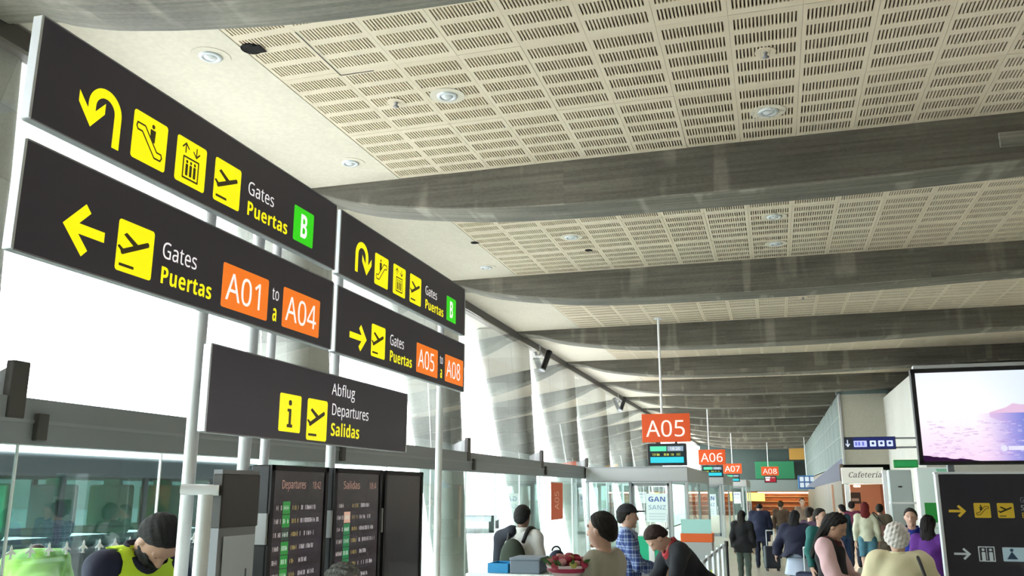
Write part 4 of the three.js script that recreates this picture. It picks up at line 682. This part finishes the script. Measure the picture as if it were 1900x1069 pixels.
const hi = std(lin(0.62, 0.85, 0.03), 0.7), lime = [0.10, 0.22, 0.012];
const plaid = dataTex(128, (u, v) => { const a = (u * 4) % 1, b = (v * 4) % 1; const m = (a < 0.45 ? 0.5 : 0) + (b < 0.45 ? 0.5 : 0), t = (Math.abs(a - 0.72) < 0.05 || Math.abs(b - 0.72) < 0.05) ? 0.25 : 0; return [0.62 - m * 0.5 - t, 0.68 - m * 0.48 - t, 0.78 - m * 0.34 - t * 0.6]; });
const H1 = person({ label: 'bearded person with short black hair in a yellow vest looking down beside a white post', x: -3.30, z: -3.98, H: 1.90, face: 1.2, lean: 0.30, headPitch: 0.85, cell: 0.013, skin: 'tan', beard: true, hairColor: [0.012, 0.009, 0.008], top: { color: [0.016, 0.018, 0.045], thick: 0.022, collar: [0.012, 0.013, 0.03] }, vest: true, vestMat: hi, armL: [0.27, 1.16, 0.18, 0.12, 1.08, 0.42], armR: [-0.27, 1.16, 0.18, -0.12, 1.08, 0.42], palmL: [-0.4, 1, 0], palmR: [0.4, 1, 0], bottom: { color: [0.02, 0.022, 0.04] } });
person({ label: 'person in a lime jacket bending over outside behind the left glass', x: -6.65, z: -6.85, H: 1.76, build: 1.35, face: -2.35, lean: 0.95, headPitch: 0.7, cell: 0.018, skin: 'tan', hairColor: [0.1, 0.03, 0.02], top: { color: lime, thick: 0.04 }, armL: [0.3, 0.95, 0.5, 0.25, 0.72, 0.6], armR: [-0.3, 0.95, 0.5, -0.25, 0.72, 0.6], bottom: { color: [0.03, 0.03, 0.05] } });
person({ label: 'person with short dark hair in a beige T-shirt facing left, holding the bouquet', x: -1.19, z: -6.25, H: 1.745, face: -1.8, headYaw: -0.1, cell: 0.013, skin: 'light', hairColor: [0.018, 0.013, 0.010], top: { name: 'tshirt', color: [0.38, 0.365, 0.30], thick: 0.02, sleeve: 'short', neck: 0.06 }, armL: [0.25, 1.14, 0.02, 0.15, 1.24, 0.23], palmL: [-0.5, 0.2, 0.6], curl: 0.9, bottom: { color: [0.06, 0.07, 0.1] } });
const P4 = person({ label: 'dark-haired person in a pale shirt with a dark pack on the back beside the glass', x: -2.68, z: -9.45, H: 1.735, face: 2.95, skin: 'brown', top: { name: 'shirt', color: [0.62, 0.60, 0.58], collar: [0.7, 0.69, 0.67] }, armL: [0.25, 1.15, 0.03, 0.24, 0.98, 0.22], bottom: { color: [0.03, 0.035, 0.05] }, build: 0.98 });
part('draped_jacket', net(join([cap([0.10, 1.46, -0.06], [0.25, 1.40, -0.02], 0.075, 0.07), cap([0.25, 1.38, -0.02], [0.30, 0.98, -0.02], 0.085, 0.06), cap([0.30, 0.98, -0.02], [0.27, 0.82, 0], 0.06, 0.03)], 0.05), [-0.1, 0.7, -0.25], [0.5, 1.65, 0.2], 0.016), clothMat([0.016, 0.018, 0.03]), P4.root);
person({ label: 'person in a black cap and blue plaid shirt facing right beside the doorway', x: -1.58, z: -9.75, H: 1.74, face: 1.75, skin: 'light', hairColor: [0.02, 0.014, 0.01], cap: [0.014, 0.014, 0.017], top: { name: 'shirt', color: [0.2, 0.25, 0.4], tex: std(0xffffff, 0.85, { map: rep(plaid, 3.2, 3.2) }), collar: [0.3, 0.36, 0.5] }, armL: [0.25, 1.14, 0.10, 0.14, 1.06, 0.34], armR: [-0.25, 1.14, 0.10, -0.14, 1.06, 0.34], bottom: { color: [0.22, 0.21, 0.24] } });
person({ label: 'person in a black jacket with a red collar bending forward to the left', x: -0.72, z: -9.0, H: 1.76, face: -1.15, lean: 0.68, headPitch: 0.35, cell: 0.015, skin: 'light', hairColor: [0.05, 0.018, 0.010], top: { color: [0.012, 0.014, 0.02], thick: 0.03, collar: [0.40, 0.03, 0.04] }, armL: [0.3, 1.02, 0.40, 0.2, 0.84, 0.56], armR: [-0.3, 1.02, 0.40, -0.2, 0.84, 0.56], bottom: { color: [0.015, 0.015, 0.025] } });
person({ label: 'person with white fluffy hair in a cream coat seen from behind', x: 0.95, z: -8.2, H: 1.61, face: 3.05, cell: 0.014, build: 1.08, skin: 'light', hair: 'fluffy', hairColor: [0.95, 0.90, 0.85], top: { name: 'coat', color: [0.70, 0.64, 0.42], thick: 0.05, hem: 0.55, flare: 0.13, collar: [0.68, 0.62, 0.40], neck: 0.08 }, armL: [0.30, 1.14, 0.0, 0.33, 0.9, 0.12], armR: [-0.30, 1.14, 0.0, -0.33, 0.9, 0.12], bottom: { color: [0.12, 0.12, 0.14] } });
person({ label: 'dark-haired person in a black waistcoat with pale pink sleeves looking down to the right', x: 0.47, z: -9.3, H: 1.69, face: 1.25, headPitch: 0.5, cell: 0.015, skin: 'tan', hair: 'long', top: { name: 'waistcoat', color: [0.012, 0.013, 0.016], thick: 0.032, sleeve: 'none', sleeveColor: [0.74, 0.50, 0.53], collar: [0.10, 0.02, 0.03] }, armL: [0.25, 1.12, 0.08, 0.12, 1.05, 0.32], armR: [-0.25, 1.12, 0.08, -0.12, 1.05, 0.32], bottom: { color: [0.012, 0.012, 0.016] } });
person({ label: 'person in a teal jacket facing the camera, half hidden behind the pink-sleeved person', x: 0.58, z: -13.6, H: 1.64, face: 0.6, build: 0.9, headYaw: 0.2, skin: 'light', hairColor: [0.03, 0.02, 0.015], top: { color: [0.02, 0.14, 0.13] } });
person({ label: 'person in a bright blue jacket facing the camera beside the poster pillar', x: 1.70, z: -13.0, H: 1.66, face: -0.15, skin: 'light', hairColor: [0.03, 0.02, 0.015], top: { color: [0.012, 0.03, 0.30], collar: [0.01, 0.025, 0.25] }, bottom: { color: [0.015, 0.015, 0.03] } });
person({ label: 'person in a purple jacket seen from behind in front of the poster pillar', x: 1.79, z: -12.2, H: 1.585, face: 2.7, skin: 'light', hair: 'long', hairColor: [0.015, 0.01, 0.01], build: 0.95, top: { color: [0.12, 0.025, 0.26], thick: 0.035, hem: 0.8 }, armR: [-0.36, 1.28, 0.1, -0.28, 1.42, 0.2], bottom: { color: [0.012, 0.012, 0.02] } });
person({ label: 'person in a black jacket and grey-green trousers walking away near the queue posts', x: -0.72, z: -19.2, H: 1.48, face: 3.0, stride: 0.1, skin: 'light', hair: 'long', hairColor: [0.03, 0.022, 0.018], top: { color: [0.012, 0.012, 0.015], thick: 0.04, hem: 0.78 }, bottom: { color: [0.10, 0.13, 0.11] } });
person({ label: 'person in a dark navy jacket stooping behind a dark suitcase', x: -0.45, z: -23.6, H: 1.62, face: 3.1, lean: 0.3, headPitch: 0.5, skin: 'light', build: 1.15, top: { color: [0.012, 0.017, 0.05], thick: 0.05, hem: 0.7 }, bottom: { color: [0.01, 0.012, 0.03] } });
person({ label: 'black-haired person in a wide dark cape over a pale blue skirt', x: 0.27, z: -15.8, H: 1.56, face: 2.9, build: 1.2, skin: 'light', hair: 'long', hairColor: [0.01, 0.009, 0.01], top: { name: 'cape', color: [0.012, 0.014, 0.04], thick: 0.05, flare: 0.12, hem: 0.92 }, armL: [0.36, 1.12, 0.05, 0.42, 0.95, 0.14], armR: [-0.36, 1.12, 0.05, -0.42, 0.95, 0.14], bottom: { kind: 'skirt', hem: 0.6, color: [0.50, 0.57, 0.72], under: [0.012, 0.018, 0.06] } });
person({ label: 'person in a dark plum jacket standing just right of the wide cape', x: 0.58, z: -17.6, H: 1.58, face: 2.4, skin: 'light', hairColor: [0.05, 0.03, 0.02], top: { color: [0.05, 0.022, 0.05] }, bottom: { color: [0.015, 0.02, 0.06] } });
person({ label: 'person with long dark red hair, pale top and blue shorts walking to the cafe', x: 1.80, z: -20.6, H: 1.64, face: 3.1, stride: 0.08, skin: 'light', hair: 'long', hairColor: [0.32, 0.02, 0.02], top: { name: 'shirt', color: [0.66, 0.68, 0.52], thick: 0.025 }, bottom: { kind: 'shorts', color: [0.07, 0.20, 0.27] }, shoe: [0.35, 0.3, 0.3] });
person({ label: 'person in a grey-brown coat right of the red-haired person', x: 2.16, z: -21.2, H: 1.60, face: 2.8, skin: 'light', hairColor: [0.06, 0.045, 0.03], top: { name: 'coat', color: [0.14, 0.115, 0.085], thick: 0.04, hem: 0.6 } });
person({ label: 'person in a maroon top near the cafe entrance, facing away', x: 1.84, z: -24.6, H: 1.62, face: 2.9, skin: 'light', hairColor: [0.03, 0.012, 0.01], top: { color: [0.13, 0.015, 0.05] } });
person({ label: 'person in a petrol blue top near the cafe entrance', x: 1.50, z: -23.2, H: 1.56, face: -2.4, skin: 'light', top: { color: [0.012, 0.06, 0.10] }, bottom: { color: [0.02, 0.05, 0.14] } });
person({ label: 'person in a beige top far down the hall, face towards the camera', x: 0.75, z: -29, H: 1.66, face: 0.1, skin: 'light', hairColor: [0.09, 0.05, 0.03], top: { color: [0.35, 0.25, 0.2] } });
person({ label: 'person in a brown jacket far down the hall left of the wide cape', x: 0.1, z: -27, H: 1.6, face: 3.0, skin: 'light', hairColor: [0.1, 0.06, 0.03], top: { color: [0.10, 0.06, 0.04] } });
person({ label: 'grey-haired person whose crown only shows before the flight boards', x: -2.10, z: -4.12, H: 1.52, face: 1.4, cell: 0.014, skin: 'light', hair: 'fluffy', hairColor: [0.42, 0.43, 0.42], top: { color: [0.10, 0.02, 0.02] }, bottom: { color: [0.05, 0.05, 0.06] } });

// ---------------------------------------------------------------- things carried or standing about
{ // flowers
  const o = thing('flower_bouquet', 'bouquet of pink and red flowers in white paper held by the T-shirt person', 'bouquet', [-1.40, 1.22, -6.06]); o.scale.setScalar(0.9);
  part('paper_wrap', lathe([[0.015, -0.03], [0.05, 0.04], [0.11, 0.13], [0.165, 0.20], [0.17, 0.21], [0.155, 0.20], [0.10, 0.13], [0.04, 0.04]], 22), new THREE.MeshStandardMaterial({ color: lin(0.78, 0.66, 0.70), roughness: 0.8, side: THREE.DoubleSide }), o);
  part('ribbon', new THREE.TorusGeometry(0.135, 0.022, 8, 24).rotateX(Math.PI / 2).translate(0, 0.175, 0), std(lin(0.45, 0.03, 0.10), 0.6), o);
  const rose = lathe([[0, -0.03], [0.022, -0.02], [0.032, 0.0], [0.028, 0.014], [0.02, 0.008], [0.018, 0.018], [0.008, 0.012], [0, 0.02]], 10), cols = [std(lin(0.60, 0.10, 0.16), 0.7), std(lin(0.72, 0.35, 0.40), 0.7), std(lin(0.42, 0.03, 0.08), 0.7), std(lin(0.55, 0.50, 0.15), 0.7)], leafM = std(lin(0.06, 0.20, 0.05), 0.6);
  for (let i = 0; i < 30; i++) { const a = i * 2.4, r = 0.165 * Math.sqrt((i + 0.5) / 30), m = part('flower', rose, cols[i % 7 === 3 ? 3 : i % 3], o); m.position.set(r * Math.cos(a), 0.265 - r * r * 2.2 + rr(-0.01, 0.012), r * Math.sin(a)); m.rotation.set(r * 2.5 * Math.sin(a), a, -r * 2.5 * Math.cos(a)); }
  const leaf = new THREE.SphereGeometry(1, 8, 6).scale(0.012, 0.05, 0.004).translate(0, 0.045, 0);
  for (let i = 0; i < 16; i++) { const a = i * 1.9 + 0.4, m = part('leaf', leaf, leafM, o); m.position.set(0.13 * Math.cos(a), 0.195, 0.13 * Math.sin(a)); m.rotation.set(0.9 * Math.sin(a), 0, -0.9 * Math.cos(a)); }
}
{
  const o = thing('white_counter', 'low white counter along the bottom edge carrying a blue tray', 'counter', [-2.82, 0, -8.0]); part('worktop', rb(1.05, 0.05, 0.62, 0.52, 1.125, -0.31, 0.012), M.white, o); part('body', rb(1.0, 1.1, 0.56, 0.52, 0.55, -0.31, 0.01), M.wallLight, o); part('kick_plate', bx(1.01, 0.1, 0.57, 0.52, 0.05, -0.31), M.grey, o);
  const t = thing('blue_tray', 'small bright blue plastic tray on the white counter', 'tray', [-2.53, 1.15, -8.22]); part('floor_plate', rb(0.19, 0.012, 0.28, 0, 0.006, 0, 0.004), M.blue, t); part('rim', [rb(0.012, 0.085, 0.29, -0.095, 0.045, 0, 0.004), rb(0.012, 0.085, 0.29, 0.095, 0.045, 0, 0.004), rb(0.2, 0.085, 0.012, 0, 0.045, 0.145, 0.004), rb(0.2, 0.085, 0.012, 0, 0.045, -0.145, 0.004)], M.blue, t);
  const b = thing('grey_box', 'blue-grey box on the white counter right of the blue tray', 'box', [-2.27, 1.15, -8.24]); part('case', rb(0.29, 0.12, 0.34, 0, 0.06, 0, 0.012), std(lin(0.16, 0.19, 0.24), 0.6), b); part('lid', rb(0.30, 0.025, 0.35, 0, 0.13, 0, 0.01), std(lin(0.18, 0.21, 0.26), 0.6), b);
  const n = thing('navy_bag', 'dark navy soft bag at the right end of the white counter', 'bag', [-2.0, 1.15, -8.2]); part('body', net(join([ell([0, 0.09, 0], [0.085, 0.10, 0.12]), ell([0.01, 0.15, 0], [0.06, 0.06, 0.09])], 0.03), [-0.13, -0.002, -0.16], [0.13, 0.25, 0.16], 0.01), clothMat([0.012, 0.016, 0.04]), n); part('handle', new THREE.TorusGeometry(0.04, 0.008, 8, 16, Math.PI).rotateY(0.5).translate(0, 0.2, 0), M.black, n);
}
{
  const o = thing('backpack', 'dark green and black backpack worn by the pale-shirted person', 'backpack', [-2.68, 0, -9.45], 2.95);
  part('pack', net(join([ell([0, 1.16, -0.235], [0.15, 0.24, 0.10]), ell([0, 1.05, -0.27], [0.12, 0.12, 0.08])], 0.04), [-0.2, 0.85, -0.42], [0.2, 1.45, -0.08], 0.014), clothMat([0.022, 0.03, 0.018]), o); part('pocket', net(ell([0, 1.04, -0.335], [0.1, 0.1, 0.035]), [-0.13, 0.9, -0.4], [0.13, 1.2, -0.26], 0.012), clothMat([0.05, 0.055, 0.02]), o);
  for (const k of [1, -1]) part('strap', new THREE.TubeGeometry(new THREE.CatmullRomCurve3([V(k * 0.09, 1.36, -0.17), V(k * 0.11, 1.50, -0.06), V(k * 0.12, 1.46, 0.09), V(k * 0.13, 1.25, 0.14), V(k * 0.14, 1.02, -0.15)]), 20, 0.022, 8), M.black, o);
}
{
  const o = thing('luggage_trolley', 'luggage trolley loaded between the plaid shirt and the bending person', 'trolley', [-1.53, 0, -11.0]);
  part('platform', rb(0.5, 0.05, 0.7, 0, 0.2, 0, 0.01), M.alu, o); part('frame', [rod(V(-0.22, 0.2, 0.34), V(-0.22, 1.0, 0.42), 0.018), rod(V(0.22, 0.2, 0.34), V(0.22, 1.0, 0.42), 0.018), rod(V(-0.24, 1.0, 0.42), V(0.24, 1.0, 0.42), 0.02)], M.alu, o); for (const [x, z] of [[-0.2, 0.3], [0.2, 0.3], [0, -0.3]]) part('wheel', cyl(0.09, 0.09, 0.04, 0, 0, 0, 18).rotateZ(Math.PI / 2).translate(x, 0.09, z), M.black, o);
  const s = thing('grey_suitcase', 'grey suitcase standing on the luggage trolley under the green carton', 'suitcase', [-1.53, 0.225, -11.05]); part('shell', rb(0.44, 0.82, 0.3, 0, 0.41, 0, 0.05), std(lin(0.20, 0.20, 0.23), 0.5), s); part('groove', [0.14, 0, -0.14].map((x) => rb(0.02, 0.74, 0.01, x, 0.41, 0.152, 0.004)), M.grey, s); part('handle', rb(0.16, 0.02, 0.03, 0, 0.825, 0, 0.008), M.black, s);
  const c = thing('green_carton', 'green and white carton on top of the grey suitcase', 'carton', [-1.51, 1.06, -11.03]); part('box', rb(0.30, 0.30, 0.24, 0, 0.15, 0, 0.004), std(lin(0.02, 0.50, 0.26), 0.6), c); part('white_panel', rb(0.07, 0.30, 0.25, 0.03, 0.151, 0, 0.003), M.paper, c); part('lid_flap', bx(0.31, 0.012, 0.12, 0, 0.304, 0.06), M.paper, c);
}
function roller(label, x, z, w, h, color, turn) { const o = thing('roller_suitcase', label, 'suitcase', [x, 0, z], turn), m = std(lin(...color), 0.5); part('shell', rb(w, h, w * 0.6, 0, 0.06 + h / 2, 0, 0.04), m, o); part('pull_handle', [rod(V(-w * 0.25, h, -w * 0.25), V(-w * 0.25, h + 0.42, -w * 0.25), 0.01), rod(V(w * 0.25, h, -w * 0.25), V(w * 0.25, h + 0.42, -w * 0.25), 0.01), rod(V(-w * 0.25, h + 0.42, -w * 0.25), V(w * 0.25, h + 0.42, -w * 0.25), 0.014)], M.alu, o); for (const a of [1, -1]) for (const b of [1, -1]) part('wheel', cyl(0.03, 0.03, 0.03, 0, 0, 0, 14).rotateZ(Math.PI / 2).translate(a * w * 0.36, 0.03, b * w * 0.2), M.black, o); }
roller('dark roller suitcase behind the stooping navy person', -0.2, -22.9, 0.36, 0.52, [0.015, 0.017, 0.03], 0.2);
roller('navy roller suitcase beside the wide cape, near the floor', 0.42, -14.9, 0.4, 0.6, [0.012, 0.02, 0.07], -0.3);
{
  const o = thing('shoulder_bag', 'dark shoulder bag with a black strap across the cream coat', 'bag', [0.95, 0, -8.2], 3.05);
  part('strap', new THREE.TubeGeometry(new THREE.CatmullRomCurve3([V(-0.12, 1.345, 0.05), V(-0.135, 1.375, -0.06), V(-0.17, 1.25, -0.185), V(-0.23, 1.0, -0.205), V(-0.34, 0.72, -0.12)]), 24, 0.014, 8), M.black, o); part('bag', rb(0.14, 0.3, 0.34, -0.46, 0.60, -0.03, 0.05), clothMat([0.02, 0.015, 0.015]), o);
  const b = thing('brown_handbag', 'brown patterned handbag hanging right of the red-haired person', 'bag', [1.80, 0, -20.6], 3.1); part('bag', rb(0.14, 0.26, 0.36, -0.36, 1.06, -0.02, 0.05), clothMat([0.12, 0.05, 0.035]), b); part('flap', rb(0.02, 0.14, 0.3, -0.435, 1.12, -0.02, 0.008), clothMat([0.22, 0.06, 0.04]), b); part('strap', new THREE.TubeGeometry(new THREE.CatmullRomCurve3([V(-0.36, 1.15, 0.12), V(-0.2, 1.42, 0.06), V(-0.15, 1.43, -0.06), V(-0.36, 1.15, -0.16)]), 20, 0.012, 6), M.dark, b);
}
renderer.render(scene, camera);
